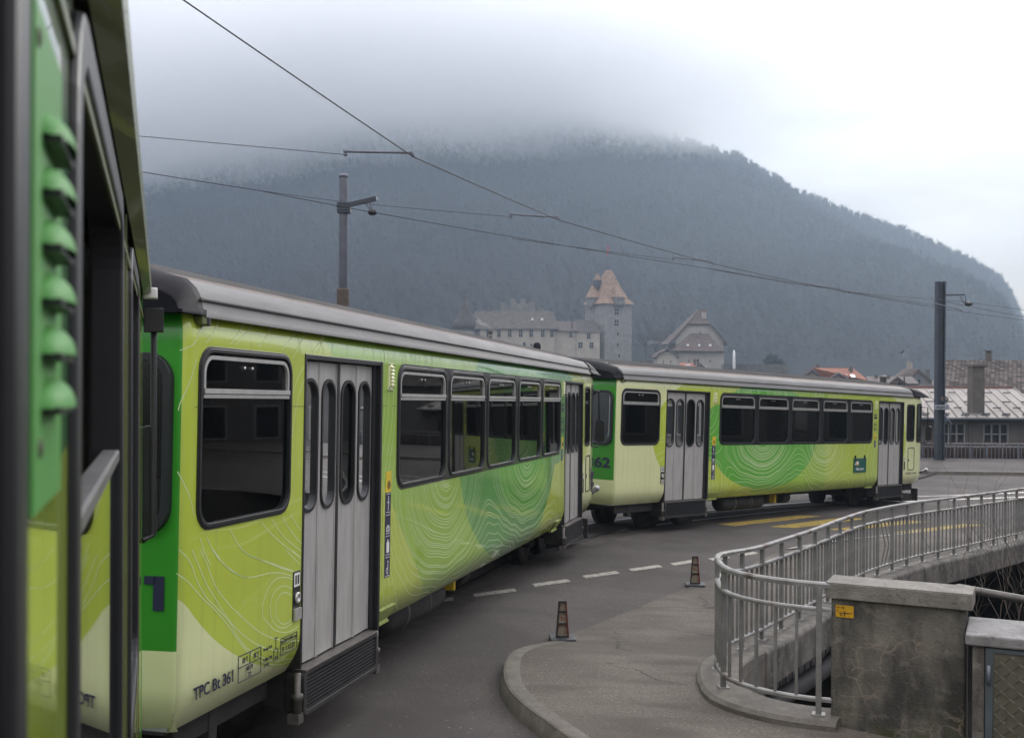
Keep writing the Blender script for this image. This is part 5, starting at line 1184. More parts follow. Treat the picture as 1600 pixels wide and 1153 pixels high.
# hedge and railing of the far pavement
YH = 46.6
hd = MB(); r = random.Random(4)
for k in range(5200):
    x = r.uniform(PX(1395, YH), PX(1690, YH)); y = YH+.35+r.uniform(0, .8); z0 = gz(x, 46); hgt = r.uniform(.35, 1.0)*(PZ(692, YH)-PZ(720, YH))*1.08
    a = r.uniform(0, 6.28); w_ = r.uniform(.008, .022); zz = z0+r.uniform(0, .25)
    lean = (r.uniform(-.12, .12), r.uniform(-.1, .1))
    hd.add([(x-w_*math.cos(a), y-w_*math.sin(a), zz), (x+w_*math.cos(a), y+w_*math.sin(a), zz), (x+lean[0], y+lean[1], zz+hgt)], [(0, 1, 2)])
M['hedge'] = mat('brown_hedge', (.05, .028, .02), .9, col2=(.11, .07, .05), scale=3)
tag(hd.build('hedge', M['hedge'], fix=False), 'leafless reddish-brown hedge behind the far railing', 'hedge')
fr2 = empty('railing', 'thin straight railing of upright bars along the far pavement in front of the hedge', 'railing', (PX(1500, YH), YH, gz(20, 46)))
bx, by, bz = fr2.location; xa, xb = PX(1340, YH)-bx, PX(1690, YH)-bx
zt_, z2_, zb_ = PZ(690, YH)-bz, PZ(695, YH)-bz, PZ(716.5, YH)-bz
for nm, z in (('top_rail', zt_), ('middle_rail', z2_), ('bottom_rail', zb_)): mb = MB(); mb.box(xa, xb, -.02, .02, z-.02, z+.02); mb.build(nm, M['polesteel'], fr2)
mb = MB(); mb.box(-.012, .012, -.012, .012, zb_, z2_); bb = mb.build('baluster', M['polesteel'], fr2); n_b = 60
for k in range(n_b):
    o = bb if k == 0 else bb.copy()
    if k: COL.objects.link(o); o.parent = fr2
    o.location = (xa+(xb-xa)*k/n_b, 0, 0)
mb = MB(); mb.box(-.025, .025, -.03, .03, -.1, zt_); pb = mb.build('post', M['polesteel'], fr2)
for k in range(14):
    o = pb if k == 0 else pb.copy()
    if k: COL.objects.link(o); o.parent = fr2
    o.location = (xa+(xb-xa)*k/14+.06, 0, 0)
mb = MB(); mb.box(PX(1330, YH), PX(1700, YH), YH-.15, YH+.25, gz(20, 46)-.3, PZ(718.5, YH)); tag(mb.build('garden_wall', M['capc'], bevel=.02), 'low concrete plinth wall under the far railing', 'wall')

# ---------------------------------------------------------------- houses in the middle distance
def house(name, lab, cat, Y, cx, base_py):
    return empty(name, lab, cat, (PX(cx, Y), Y, PZ(base_py, Y)))
def loc(o, px, py, dy=0):
    Yq = o.location.y+dy; q = P(px, py, Yq); return (q.x-o.location.x, dy, q.z-o.location.z)
def face(mb, o, pts, m=0): mb.add([loc(o, *p) for p in pts], [tuple(range(len(pts)))], m)
Yo = 160
ho = house('orange_house', 'pale house with bright orange tiled roof, two gables and skylights', 'house', Yo, 1305, 640)
mb = MB()
face(mb, ho, [(1258, 588, 0), (1270, 577.5, 0), (1283, 590, 0), (1283, 640, 0), (1258, 640, 0)]); face(mb, ho, [(1297.5, 592, -.3), (1310.5, 584, -.3), (1325, 594.5, -.3), (1325, 640, -.3), (1297.5, 640, -.3)])
mb.add([loc(ho, 1260, 592, .3), loc(ho, 1352, 596, .3), loc(ho, 1352, 640, .3), loc(ho, 1260, 640, .3), loc(ho, 1262, 592, 9), loc(ho, 1352, 596, 9), loc(ho, 1352, 640, 9), loc(ho, 1262, 640, 9)], [(0, 1, 2, 3), (1, 5, 6, 2), (0, 4, 7, 3), (4, 5, 6, 7)])
mb.build('wall', M['stucco'], ho, fix=False)
mb = MB(); face(mb, ho, [(1270, 577, -.4), (1332.5, 577.5, 4), (1357, 597, .2), (1283, 597, .2)]); face(mb, ho, [(1332.5, 577.5, 4), (1357, 597, .2), (1352, 590, 9)]); face(mb, ho, [(1270, 576.8, -.6), (1256.5, 589, -.6), (1257, 589, 9), (1272, 577, 9)]); face(mb, ho, [(1310.5, 583.3, -.6), (1296, 592.5, -.6), (1300, 590, 4), (1311, 583, 4)]); face(mb, ho, [(1310.5, 583.3, -.6), (1326.5, 595, -.6), (1326, 594, 4), (1311, 583, 4)])
face(mb, ho, [(1270, 576.8, 9), (1332.5, 577.3, 9), (1332.5, 577.5, 4), (1270, 577, -.4)]); rf = mb.build('roof', M['tileorange'], ho, fix=False)
so = rf.modifiers.new('solid', 'SOLIDIFY'); so.thickness = .25
mb = MB()
for a in ((1268.5, 577, 1256, 589.5), (1269, 577, 1284, 591.5), (1310, 583, 1295.5, 593), (1310.5, 583, 1327, 595.5)): mb.tube([loc(ho, a[0], a[1], -.9), loc(ho, a[2], a[3], -.9)], .13, 6)
mb.build('bargeboard', M['poledark'], rf)
for a in (1316, 1327):
    mb = MB(); face(mb, ho, [(a, 586.5, .4), (a+7, 586.5, .4), (a+10, 591, -.1), (a+3, 591, -.1)]); sk = mb.build('skylight', M['skyl'] if 'skyl' in M else mat('skylight_glass', (.55, .58, .6), .1, .6, var=.05), rf, fix=False); sk.modifiers.new('s', 'SOLIDIFY').thickness = .2
for px, t, bt, w_ in ((1278, 571, 580, 2.2), (1329.5, 574.5, 581, 2.6)):
    mb = MB(); q = loc(ho, px, t, 2); q2 = loc(ho, px, bt, 2); mb.box(q[0]-w_*.09, q[0]+w_*.09, 1.8, 2.4, q2[2], q[2]); mb.lathe([(.1, 0), (.1, .2), (.03, .35)], (q[0], 2.1, q[2]), 8); mb.build('chimney', M['chim'], rf)
mb = MB(); face(mb, ho, [(1269, 588, -.1), (1273, 588, -.1), (1273, 594, -.1), (1269, 594, -.1)]); mb.build('window', M['dglass'], ho, fix=False)
Yg = 185
hg = house('gable_house', 'grey house with steep brown roof, smoking chimney and shuttered gable window', 'house', Yg, 1425, 640)
mb = MB(); face(mb, hg, [(1424, 590, 0), (1435.5, 577, 0), (1456, 595.5, 0), (1456, 640, 0), (1424, 640, 0)]); face(mb, hg, [(1424, 590, 0), (1424, 640, 0), (1394, 640, 5), (1394, 591, 5)]); mb.build('wall', M['stone'], hg, fix=False)
mb = MB(); face(mb, hg, [(1435.5, 576.2, -.4), (1411.5, 575.8, 6), (1391.5, 592, 4), (1422, 592, -.4)]); face(mb, hg, [(1435.5, 576.2, -.4), (1457.5, 596, -.4), (1447, 594, 6), (1411.5, 575.8, 6)]); rf = mb.build('roof', M['tilebarn'], hg, fix=False); rf.modifiers.new('s', 'SOLIDIFY').thickness = .3
for px, t, bt, w_, dy in ((1421.5, 565, 577, 3.4, 3), (1449.7, 577, 592, 2.2, 1)):
    mb = MB(); q = loc(hg, px, t, dy); q2 = loc(hg, px, bt, dy); mb.box(q[0]-w_*.105, q[0]+w_*.105, dy-.3, dy+.5, q2[2], q[2]-.15); mb.box(q[0]-w_*.125, q[0]+w_*.125, dy-.4, dy+.6, q[2]-.12, q[2]); mb.build('chimney', M['stucco'] if w_ > 3 else M['chim'], rf)
mb = MB(); face(mb, hg, [(1434, 592.5, -.1), (1438, 592.5, -.1), (1438, 599, -.1), (1434, 599, -.1)]); wq = mb.build('window', M['dglass'], hg, fix=False)
mb = MB(); face(mb, hg, [(1431, 592.3, -.12), (1433.8, 592.3, -.12), (1433.8, 599, -.12), (1431, 599, -.12)]); face(mb, hg, [(1438.2, 592.3, -.12), (1441, 592.3, -.12), (1441, 599, -.12), (1438.2, 599, -.12)]); mb.build('shutter', mat('blue_grey_shutter', (.10, .14, .16), .7), wq, fix=False)
Yl = 130
hl_ = house('low_house', 'low house with brown roof and small cream front gable, just above the rear railcar', 'house', Yl, 1385, 640)
mb = MB(); face(mb, hl_, [(1393, 599, 0), (1404.5, 590.5, 0), (1419, 600, 0), (1419, 640, 0), (1393, 640, 0)]); mb.add([loc(hl_, 1355, 598, .3), loc(hl_, 1428, 602, .3), loc(hl_, 1428, 640, .3), loc(hl_, 1355, 640, .3)], [(0, 1, 2, 3)]); mb.build('wall', M['creamwall'] if 'creamwall' in M else mat('cream_wall', (.38, .34, .26), .9), hl_, fix=False)
mb = MB(); face(mb, hl_, [(1353, 590.5, 4), (1425, 591, 4), (1436, 602, 0), (1357, 600, 0)]); face(mb, hl_, [(1404.5, 589.8, -.5), (1391.5, 599.5, -.5), (1393, 597, 3), (1404.5, 589.6, 3)]); face(mb, hl_, [(1404.5, 589.8, -.5), (1420.5, 601, -.5), (1419, 598, 3), (1404.5, 589.6, 3)]); rf = mb.build('roof', M['tilebrown'], hl_, fix=False); rf.modifiers.new('s', 'SOLIDIFY').thickness = .2
mb = MB(); q, q2 = loc(hl_, 1413, 584, -1), loc(hl_, 1413, 604, -1); mb.tube([q, q2], .09, 8); mb.build('flue', M['rust'], hl_)
mb = MB(); face(mb, hl_, [(1403, 596, -.1), (1407, 596, -.1), (1407, 602, -.1), (1403, 602, -.1)]); mb.build('window', M['dglass'], hl_, fix=False)
for px in (1369, 1388): mb = MB(); q, q2 = loc(hl_, px, 586, 3), loc(hl_, px, 592, 3); mb.box(q[0]-.15, q[0]+.15, 2.8, 3.2, q2[2], q[2]); mb.build('chimney', M['chim'], rf)
# near roof with metal flue in front of the castle
Yn = 120
hn = house('brown_roof_house', 'house with brown roof and shiny smoking flue peeping over the nearer railcar below the castle', 'house', Yn, 765, 610)
mb = MB(); face(mb, hn, [(733, 548, 0), (752, 532, 4), (786, 533, 4), (802, 549, 0)]); face(mb, hn, [(733, 548, 0), (752, 532, 4), (745, 546, 8)]); face(mb, hn, [(752, 532, 4), (786, 533, 4), (800, 547, 8), (745, 546, 8)]); rf = mb.build('roof', M['tilebrown'], hn, fix=False); rf.modifiers.new('s', 'SOLIDIFY').thickness = .2
mb = MB(); a, b = loc(hn, 736, 549, .5), loc(hn, 799, 549, .5); mb.box(a[0], b[0], .5, 7.5, -1, a[2]); mb.build('wall', M['stucco'], hn)
mb = MB(); q, q2 = loc(hn, 766.5, 515, 1), loc(hn, 766.5, 545, 1); mb.lathe([(.2, q2[2]), (.2, q[2]-.7), (.23, q[2]-.65), (.23, q[2]-.55)], (q[0], 1, 0), 12); mb.lathe([(.17, q[2]-.55), (.27, q[2]-.35), (.27, q[2]-.15), (.1, q[2])], (q[0], 1, 0), 12, 1); mb.build('flue', [M['steel'], M['rust']], hn)

for nm, px, t, Y, r_, m_, lab in (('stove_flue', 839, 535, 60, 6/F_PX*60, 'cap', 'black round-topped flue pipe rising behind the roof of the nearer railcar'), ('steel_flue', 1380, 587, 52, 5/F_PX*52, 'steel', 'shiny capped steel flue rising behind the cab end of the far railcar')):
    q = P(px, t, Y); g0 = gz(q.x, q.y); mb = MB(); hh = q.z-g0
    mb.lathe([(r_, -.1), (r_, hh-r_*.8), (r_*.85, hh-r_*.3), (r_*.4, hh)] if m_ == 'cap' else [(r_, -.1), (r_, hh-.1), (r_*1.15, hh-.09), (r_*1.15, hh), (r_*.8, hh+.02)], (0, 0, 0), 18)
    o = mb.build(nm, M[m_]); o.location = (q.x, q.y, g0); tag(o, lab, 'flue')
# houses across the stream, mirrored in the train's windows
def terrace(x, y, rz, w_, d_, h_, lab, seed):
    o = empty('town_house', lab, 'house', (x, y, -2.2), rz); mb = MB(); mb.box(-w_/2, w_/2, 0, d_, -3, h_); mb.build('wall', M[('roughgrey', 'stuccog', 'brownwall')[seed % 3]], o)
    mb = MB(); mb.prism([(-.5, h_), (d_+.5, h_), (d_/2, h_+d_*.42)], 'x', -w_/2-.4, w_/2+.4); mb.build('roof', M['tilebrown'], o)
    for fl in range(int(h_//2.9)):
        for k in range(int(w_//2.6)):
            a = -w_/2+1.3+k*2.6; mb = MB(); mb.box(a-.1, a+1.2, -.06, .1, 1.0+fl*2.8-.1, 1.0+fl*2.8+1.6); wq = mb.build('window', M['framestone'], o); mb = MB(); mb.box(a, a+1.1, -.09, -.05, 1.0+fl*2.8, 1.0+fl*2.8+1.5); mb.build('pane', M['dglass'], wq)
M['framestone'] = mat('window_surround', (.27, .26, .24), .9, var=.1)
M['stuccog'] = mat('grey_beige_render', (.12, .11, .10), .9, var=.15); M['brownwall'] = mat('brown_render', (.085, .07, .058), .9, var=.2)
terrace(34, 42, R(-48), 14, 9, 8.5, 'three-storey grey terrace house off to the right of the workshop', 0)
terrace(42, 29, R(-62), 13, 9, 9.5, 'beige terrace house across the stream, second from the workshop', 1)
terrace(42, 13, R(-85), 14, 9, 8.8, 'brown terrace house across the stream facing the railcars', 2)
terrace(36, -4, R(-105), 14, 9, 9, 'grey terrace house across the stream, farthest from the workshop', 3)

# ---------------------------------------------------------------- castle
YC = 300
ca = house('castle', 'stone castle with tall tile-roofed keep, residential wing and round corner tower', 'castle', YC, 840, 600)
def wins_of(parent, lst, dy, m='dglass', fr=None):
    for (a, t, b, u) in lst:
        mb = MB(); q0, q1 = loc(ca, a, b, dy), loc(ca, u, t, dy); mb.box(q0[0]-.12, q1[0]+.12, dy-.06, dy+.3, q0[2]-.12, q1[2]+.12); w_ = mb.build('window', M['framestone'], parent)
        pb = MB(); wd = (q1[0]-q0[0]); c = (q0[0]+q1[0])/2
        if wd > .7:
            for s_ in (-1, 1): pb.box(c+(.06 if s_ > 0 else -wd/2), c+(wd/2 if s_ > 0 else -.06), dy-.12, dy-.03, q0[2], (q0[2]+q1[2])/2+.05); pb.box(c+(.06 if s_ > 0 else -wd/2), c+(wd/2 if s_ > 0 else -.06), dy-.12, dy-.03, (q0[2]+q1[2])/2+.15, q1[2])
        else: pb.box(q0[0], q1[0], dy-.12, dy-.03, q0[2], q1[2])
        pb.build('pane', M[m], w_)
M['framestone'] = mat('window_surround', (.27, .26, .24), .9, var=.1)
# residential wing
mb = MB(); a, b = loc(ca, 750, 513, 0), loc(ca, 867, 513, 0); mb.box(a[0], b[0], 0, 11, -2, a[2]); mw = mb.build('residential_wing', M['stucco'], ca)
mb = MB(); ea, eb = loc(ca, 733, 514, -.6), loc(ca, 874, 514, -.6); ra, rb = loc(ca, 742, 486, 5.5), loc(ca, 864, 486, 5.5); 
mid = loc(ca, 869, 500, 1.5)
mb.add([ea, eb, rb, ra, (ea[0], 11.6, ea[2]), (eb[0], 11.6, eb[2])], [(0, 1, 2, 3), (1, 5, 2), (0, 3, 4), (3, 2, 5, 4), (0, 4, 5, 1)]); rf = mb.build('roof', M['tilebrown2'] if 'tilebrown2' in M else tiles('mottled_castle_tiles', (.035, .029, .025), (.10, .082, .068), 1.1, ridge=(1, 1, .9)), mw)
for px in (832, 847):
    q = loc(ca, px, 499, 2.6); mb = MB(); mb.box(q[0]-.3, q[0]+.3, 2.1, 2.6, q[2]-.3, q[2]+.3); mb.build('skylight', M['white'], rf)
wins_of(mw, [(x-2.6, 515.5, 526.5, x+2.6) for x in (763, 779.5, 796.5, 813.5, 830, 848, 862.5)], 0)
wins_of(mw, [(793.5, 535.5, 541, 797), (817.5, 535, 541.5, 821), (829, 537, 541, 831.5)], 0)
mb = MB(); q = loc(ca, 861.5, 486, 5.5); mb.tube([q, loc(ca, 861.5, 470, 5.5)], .07, 5); mb.build('finial', M['poledark'], rf)
# crenellated tower behind the wing
mb = MB()
def bx_(x0, x1, t, bt, dy, d): a, b = loc(ca, x0, t, dy), loc(ca, x1, bt, dy); mb.box(a[0], b[0], dy, dy+d, b[2], a[2])
bx_(800, 836, 474, 500, 9, 6)
for x0, x1, t in ((800, 807, 469.5), (813, 821, 466.5), (827, 836, 471)): bx_(x0, x1, t, 474, 9, 1)
bx_(786, 800, 479, 500, 10, 5); bx_(786, 793, 476, 479, 10, 1); bx_(782, 789, 472, 500, 15, 4); bx_(797, 804, 466, 500, 15, 4); bx_(837, 843, 479, 500, 12, 3); bx_(843, 850, 481.5, 500, 12, 3)
mb.build('battlement', M['stone'], ca)
# round corner tower
mb = MB(); c = loc(ca, 727, 513, 3); r_ = 23/F_PX*YC; mb.lathe([(r_, -2), (r_, c[2])], (c[0], 3, 0), 28); rt = mb.build('round_tower', M['stone'], ca)
mb = MB(); ap = loc(ca, 727.5, 467, 3); hh = ap[2]-c[2]; mb.lathe([(r_*1.12, c[2]-.1), (r_*.78, c[2]+hh*.22), (r_*.5, c[2]+hh*.47), (r_*.24, c[2]+hh*.74), (.12, c[2]+hh)], (c[0], 3, 0), 20); mb.tube([(ap[0], 3, ap[2]-.3), (ap[0], 3, ap[2]+2.2)], .07, 5); mb.lathe([(.05, -.2), (.25, 0), (.05, .2)], (ap[0], 3, ap[2]+1.9), 8); mb.build('roof', M['tiledark2'] if 'tiledark2' in M else tiles('slate_brown_tiles', (.028, .023, .021), (.06, .05, .044), 1.0, ridge=(1, 1, .9)), rt)
wins_of(rt, [(715.5, 519, 525, 718.5), (747, 520, 528, 749)], -.8)
# annexes
for x0, x1, e, rg, hip, nm in ((867, 901, 516.5, 502, 862, 'west_annex'), (901, 937, 518.5, 500, 928, 'east_annex')):
    mb = MB(); a, b = loc(ca, x0, e, .6), loc(ca, x1, e, .6); mb.box(a[0], b[0], .6 if nm[0] == 'w' else .2, 8, -2, a[2]); an = mb.build('annex', M['stucco'], ca)
    mb = MB(); ea, eb = loc(ca, x0-2, e+.5, -.1), loc(ca, x1+2, e+.5, -.1); ra, rb = loc(ca, x0-1, rg, 4.3), loc(ca, hip if hip > x0 else x1, rg, 4.3)
    mb.add([ea, eb, rb, ra, (ea[0], 8.6, ea[2]), (eb[0], 8.6, eb[2])], [(0, 1, 2, 3), (1, 5, 2), (0, 3, 4), (3, 2, 5, 4)]); mb.build('roof', M['tilebrown'] if nm[0] == 'w' else M['tiledark'], an)
    wins_of(an, [(889.5, 519, 527, 894)] if nm[0] == 'w' else [(917, 521, 529, 922.5), (903.8, 535, 543.5, 910), (921.5, 535, 543.5, 927)], .6 if nm[0] == 'w' else .2)
mb = MB(); q = loc(ca, 894, 510, .5); mb.box(q[0]-.25, q[0]+.25, 1, 1.6, q[2]-1.3, q[2]+1.2); mb.build('chimney', M['chim'], ca)
# keep
th = R(32); sd = 9.1; kc = Vector((loc(ca, 945, 500, 2)[0], 2, 0)); ex = Vector((math.cos(th), math.sin(th), 0)); ey = Vector((-math.sin(th), math.cos(th), 0))
KM = Matrix.Translation(kc) @ Matrix.Rotation(th, 4, 'Z')
zk = loc(ca, 945, 473, 2)[2]; za_ = loc(ca, 945, 420.5, 5)[2]
mb = MB(); mb.box(0, sd, 0, sd, -3, zk, 0, KM); kp = mb.build('keep', M['stonelight'], ca)
mb = MB(); e = .55; secs = [(-e, 0), (.7, .16), (2.2, .52), (3.3, .83), (3.9, .97), (4.25, 1.0)]
for (a, t0), (b, t1) in zip(secs[:-1], secs[1:]):
    z0_, z1_ = zk-.2+(za_-zk+.2)*t0, zk-.2+(za_-zk+.2)*t1; A_ = [(a, a), (sd-a, a), (sd-a, sd-a), (a, sd-a)]; B_ = [(b, b), (sd-b, b), (sd-b, sd-b), (b, sd-b)]
    for i in range(4): j = (i+1) % 4; mb.add([(*A_[i], z0_), (*A_[j], z0_), (*B_[j], z1_), (*B_[i], z1_)], [(0, 1, 2, 3)], 0, False, KM)
mb.add([(b, b, za_), (sd-b, b, za_), (sd-b, sd-b, za_), (b, sd-b, za_)], [(0, 1, 2, 3)], 0, False, KM)
mb.build('roof', M['tiletower'], kp)
def bartizan(cx, cy, s_, lab):
    mb = MB(); zb0 = zk-.4; mb.box(cx-s_, cx+s_, cy-s_, cy+s_, zb0, zk+1.6, 0, KM)
    for k in range(4): mb.box(cx-s_+.15+k*(2*s_-.3)/3-.12, cx-s_+.15+k*(2*s_-.3)/3+.12, cy-s_+.1, cy+s_-.1, zb0-.55, zb0, 0, KM)
    bz_ = mb.build('turret', M['stone'], kp)
    mb = MB(); z0_ = zk+1.6; z1_ = zk+5.0; q = s_+.25; mb.add([(cx-q, cy-q, z0_), (cx+q, cy-q, z0_), (cx+q, cy+q, z0_), (cx-q, cy+q, z0_), (cx-.2, cy+.6, z1_), (cx+.2, cy+.6, z1_)], [(0, 1, 5, 4), (1, 2, 5), (2, 3, 4, 5), (3, 0, 4), (0, 3, 2, 1)], 0, False, KM); mb.tube([tuple(KM @ Vector((cx, cy+.6, z1_-.2))), tuple(KM @ Vector((cx, cy+.6, z1_+1.6)))], .06, 5)
    mb.build('turret_roof', M['tiletower'], kp)
    mb = MB()
    for k in range(3): mb.box(cx-s_*.6+k*s_*.5, cx-s_*.6+k*s_*.5+.25, cy-s_-.03, cy-s_+.1, zk+.7, zk+1.2, 0, KM)
    mb.build('loophole', M['dglass'], kp)
bartizan(4.4, .35, 1.45, ''); bartizan(.35, 5.6, 1.4, '')
mb = MB(); mb.box(.9, 2.5, 5.0, 6.4, zk+4.2, zk+6.6, 0, KM); mb.build('lantern', M['poledark'], kp)
mb = MB(); q = (1.7, 5.7); mb.add([(.85, 4.9, zk+6.4), (2.55, 4.9, zk+6.4), (2.55, 6.5, zk+6.4), (.85, 6.5, zk+6.4), (1.7, 5.7, zk+8.5)], [(0, 1, 4), (1, 2, 4), (2, 3, 4), (3, 0, 4), (0, 1, 2, 3)], 0, False, KM); mb.build('lantern_roof', M['tiletower'], kp)
mb = MB()
for x, y, z0_, z1_ in ((4.4, 4.2, za_-.2, za_+2.4), (4.9, 4.9, za_-.2, za_+2.6), (1.7, 5.7, zk+9.2, zk+11.4)):
    mb.tube([tuple(KM @ Vector((x, y, z0_))), tuple(KM @ Vector((x, y, z1_)))], .06, 5); mb.lathe([(.04, -.2), (.2, 0), (.04, .2)], tuple(KM @ Vector((x, y, z1_-.5))), 8)
mb.tube([tuple(KM @ Vector((3.9, 4.2, za_-.2))), tuple(KM @ Vector((3.9, 4.2, za_+7.0)))], .05, 5); mb.build('finial', M['poledark'], kp)
mb = MB(); q = KM @ Vector((3.9, 4.2, za_)); mb.add([(q.x, q.y, za_+6.9), (q.x+.45, q.y-.3, za_+6.0), (q.x+.1, q.y-.1, za_+4.6), (q.x-.3, q.y, za_+3.4), (q.x-.35, q.y, za_+4.0), (q.x, q.y, za_+5.2)], [(0, 1, 5), (1, 2, 5), (5, 2, 4), (2, 3, 4)]); fl = mb.build('flag', mat('red_flag', (.35, .03, .045), .8), kp); fl.modifiers.new('s', 'SOLIDIFY').thickness = .04
for cx, z_, w_, hgt in ((3.9, 487, 1.3, 1.7), (3.9, 504.5, 1.3, 1.7), (4.35, 522, .55, .9), (4.35, 539, .55, .9), (4.8, 555.5, .55, .9)):
    zz = loc(ca, 960, z_, 4)[2]; mb = MB()
    mb.box(cx-w_/2-.12, cx+w_/2+.12, -.05, .2, zz-hgt/2-.1, zz+hgt/2+.1, 0, KM); w2 = mb.build('window', M['framestone'], kp); pb = MB()
    if w_ > 1:
        for a in (-1, 1):
            for b in (0, 1): pb.box(cx+(.08 if a > 0 else -w_/2), cx+(w_/2 if a > 0 else -.08), -.09, -.02, zz-hgt/2+b*(hgt/2+.05), zz-.08+b*(hgt/2+.05), 0, KM)
    else: pb.box(cx-w_/2, cx+w_/2, -.09, -.02, zz-hgt/2, zz+hgt/2, 0, KM)
    pb.build('pane', M['dglass'], w2)
mb = MB()
for k in range(26):
    r2 = random.Random(k); mb.box(r2.uniform(.4, 8.6), 0, 0, 0, 0, 0) if False else None
    z = r2.uniform(8, zk-1.5); y = r2.uniform(.8, 8.2); mb.box(-.02, .1, y, y+.16, z, z+.2, 0, KM)
mb.build('putlog_hole', M['dglass'], kp)

# barn-like manor right of the keep
Yb = 290
bm_ = house('manor_house', 'big half-hipped stone house with a lower brown front roof, right of the keep', 'house', Yb, 1094, 610)
def lb(*a): return loc(bm_, *a)
mb = MB(); mb.add([lb(1056, 538, 0), lb(1056, 530, 0), lb(1077, 505.5, 0), lb(1111, 505.5, 0), lb(1130.5, 530, 0), lb(1130.5, 538, 0)], [(0, 1, 2, 3, 4, 5)]); a, b = lb(1056, 536, 0), lb(1130.5, 610, 0); mb.box(a[0], b[0], .1, 14, 0, a[2]); a, b = lb(1060, 549, -5), lb(1131, 610, -5); mb.box(a[0], b[0], -5, 0, 0, a[2]); mb.build('wall', M['stuccob'] if 'stuccob' in M else mat('grey_stucco', (.25, .225, .195), .9, col2=(.33, .30, .265), scale=.3, detail=9), bm_, fix=False)
mb = MB(); ap, ap2 = lb(1093.5, 485, 3), lb(1093.5, 485, 12); hl1, hr1 = lb(1076.5, 506, -.7), lb(1111.5, 506, -.7); e1, e2 = lb(1045, 539, -.7), lb(1138.5, 538, -.7)
k1, k2 = lb(1056, 528.5, -.7), lb(1130.5, 528.5, -.7)
mb.add([ap, hl1, hr1], [(0, 1, 2)]); mb.add([ap, hl1, k1, e1, (e1[0], 14.5, e1[2]), (ap2[0], 14.5, ap2[2])], [(0, 1, 2, 3, 4, 5)]); mb.add([ap, hr1, k2, e2, (e2[0], 14.5, e2[2]), (ap2[0], 14.5, ap2[2])], [(0, 1, 2, 3, 4, 5)])
rf = mb.build('roof', M['tilebarn'], bm_, fix=False); rf.modifiers.new('s', 'SOLIDIFY').thickness = .4
mb = MB(); mb.tube([(ap[0], 3, ap[2]-.2), (ap[0], 3, lb(1093, 473, 3)[2])], .1, 5); mb.build('finial', M['poledark'], rf)
mb = MB(); q, q2 = lb(1099.7, 486, 1.2), lb(1099.7, 500, 1.2); mb.box(q[0]-.55, q[0]+.55, .8, 1.7, q2[2], q[2]-.2); mb.box(q[0]-.7, q[0]+.7, .6, 1.9, q[2]-.2, q[2]+.15, 1); mb.build('chimney', [M['stucco'], M['tileorange']], rf)
mb = MB(); r1, r2_ = lb(1079.5, 522.5, -.2), lb(1107, 522.5, -.2); s1, s2 = lb(1054.5, 549.5, -6), lb(1133.5, 549.5, -6); mb.add([r1, r2_, s2, s1, (s1[0], -.1, s1[2]), (s2[0], -.1, s2[2])], [(0, 1, 2, 3), (0, 3, 4), (1, 2, 5)]); fr3 = mb.build('front_roof', M['tilebarn'], bm_, fix=False); fr3.modifiers.new('s', 'SOLIDIFY').thickness = .3
for px in (1074.5, 1092.3, 1109.6):
    q = lb(px, 539.5, -4.3); mb = MB(); mb.box(q[0]-.28, q[0]+.28, -4.6, -4.0, q[2]-.3, q[2]+.3); mb.build('skylight', M['white'], fr3)
for px, py, dy in ((1094, 520, -.05), (1076.5, 564.5, -5.05), (1109.5, 564.5, -5.05)):
    q = lb(px, py, dy); mb = MB(); mb.box(q[0]-.12, q[0]+.12, dy-.02, dy+.2, q[2]-.3, q[2]+.3); mb.build('window', M['dglass'], bm_)
Yk = 280
ob = house('outbuilding', 'small round-gabled grey outbuilding left of the manor house', 'house', Yk, 1043, 605)
def lk(*a): return loc(ob, *a)
mb = MB(); pts = [lk(1027, 605, 0), lk(1027, 557, 0), lk(1031, 552.5, 0), lk(1036, 550.5, 0), lk(1043, 549.5, 0), lk(1050, 550.5, 0), lk(1056, 553, 0), lk(1060, 558, 0), lk(1060, 605, 0)]; mb.add(pts+[(p[0], 7, p[2]) for p in pts], [tuple(range(9)), (0, 1, 10, 9), (7, 8, 17, 16)]); mb.build('wall', M['stuccob'] if 'stuccob' in M else M['stucco'], ob, fix=False)
mb = MB(); pts = [lk(1023, 558, -.6), lk(1030, 551, -.6), lk(1036, 549, -.6), lk(1043, 544, -.6), lk(1050, 549, -.6), lk(1057, 551.5, -.6), lk(1062, 559, -.6)]
mb.add(pts+[(p[0], 7.3, p[2]) for p in pts], [(i, i+1, 8+i, 7+i) for i in range(6)]); rf = mb.build('roof', M['tilebarn'], ob, fix=False); rf.modifiers.new('s', 'SOLIDIFY').thickness = .35
for px in (1036.5, 1048): q = lk(px, 565.5, 0); mb = MB(); mb.box(q[0]-.1, q[0]+.1, -.04, .1, q[2]-.3, q[2]+.3); mb.build('window', M['dglass'], ob)
Yt = 200
ti = house('small_house', 'tiny cream gable with dark eaves and red side roof in front of the manor house', 'house', Yt, 1090, 600)
def lt(*a): return loc(ti, *a)
mb = MB(); mb.add([lt(1086, 577, 0), lt(1095.5, 568.5, 0), lt(1106, 577, 0), lt(1106, 600, 0), lt(1086, 600, 0)], [(0, 1, 2, 3, 4)]); a, b = lt(1062, 577, .2), lt(1106, 600, .2); mb.box(a[0], b[0], .2, 6, 0, a[2]); mb.build('wall', M['stucco'], ti, fix=False)
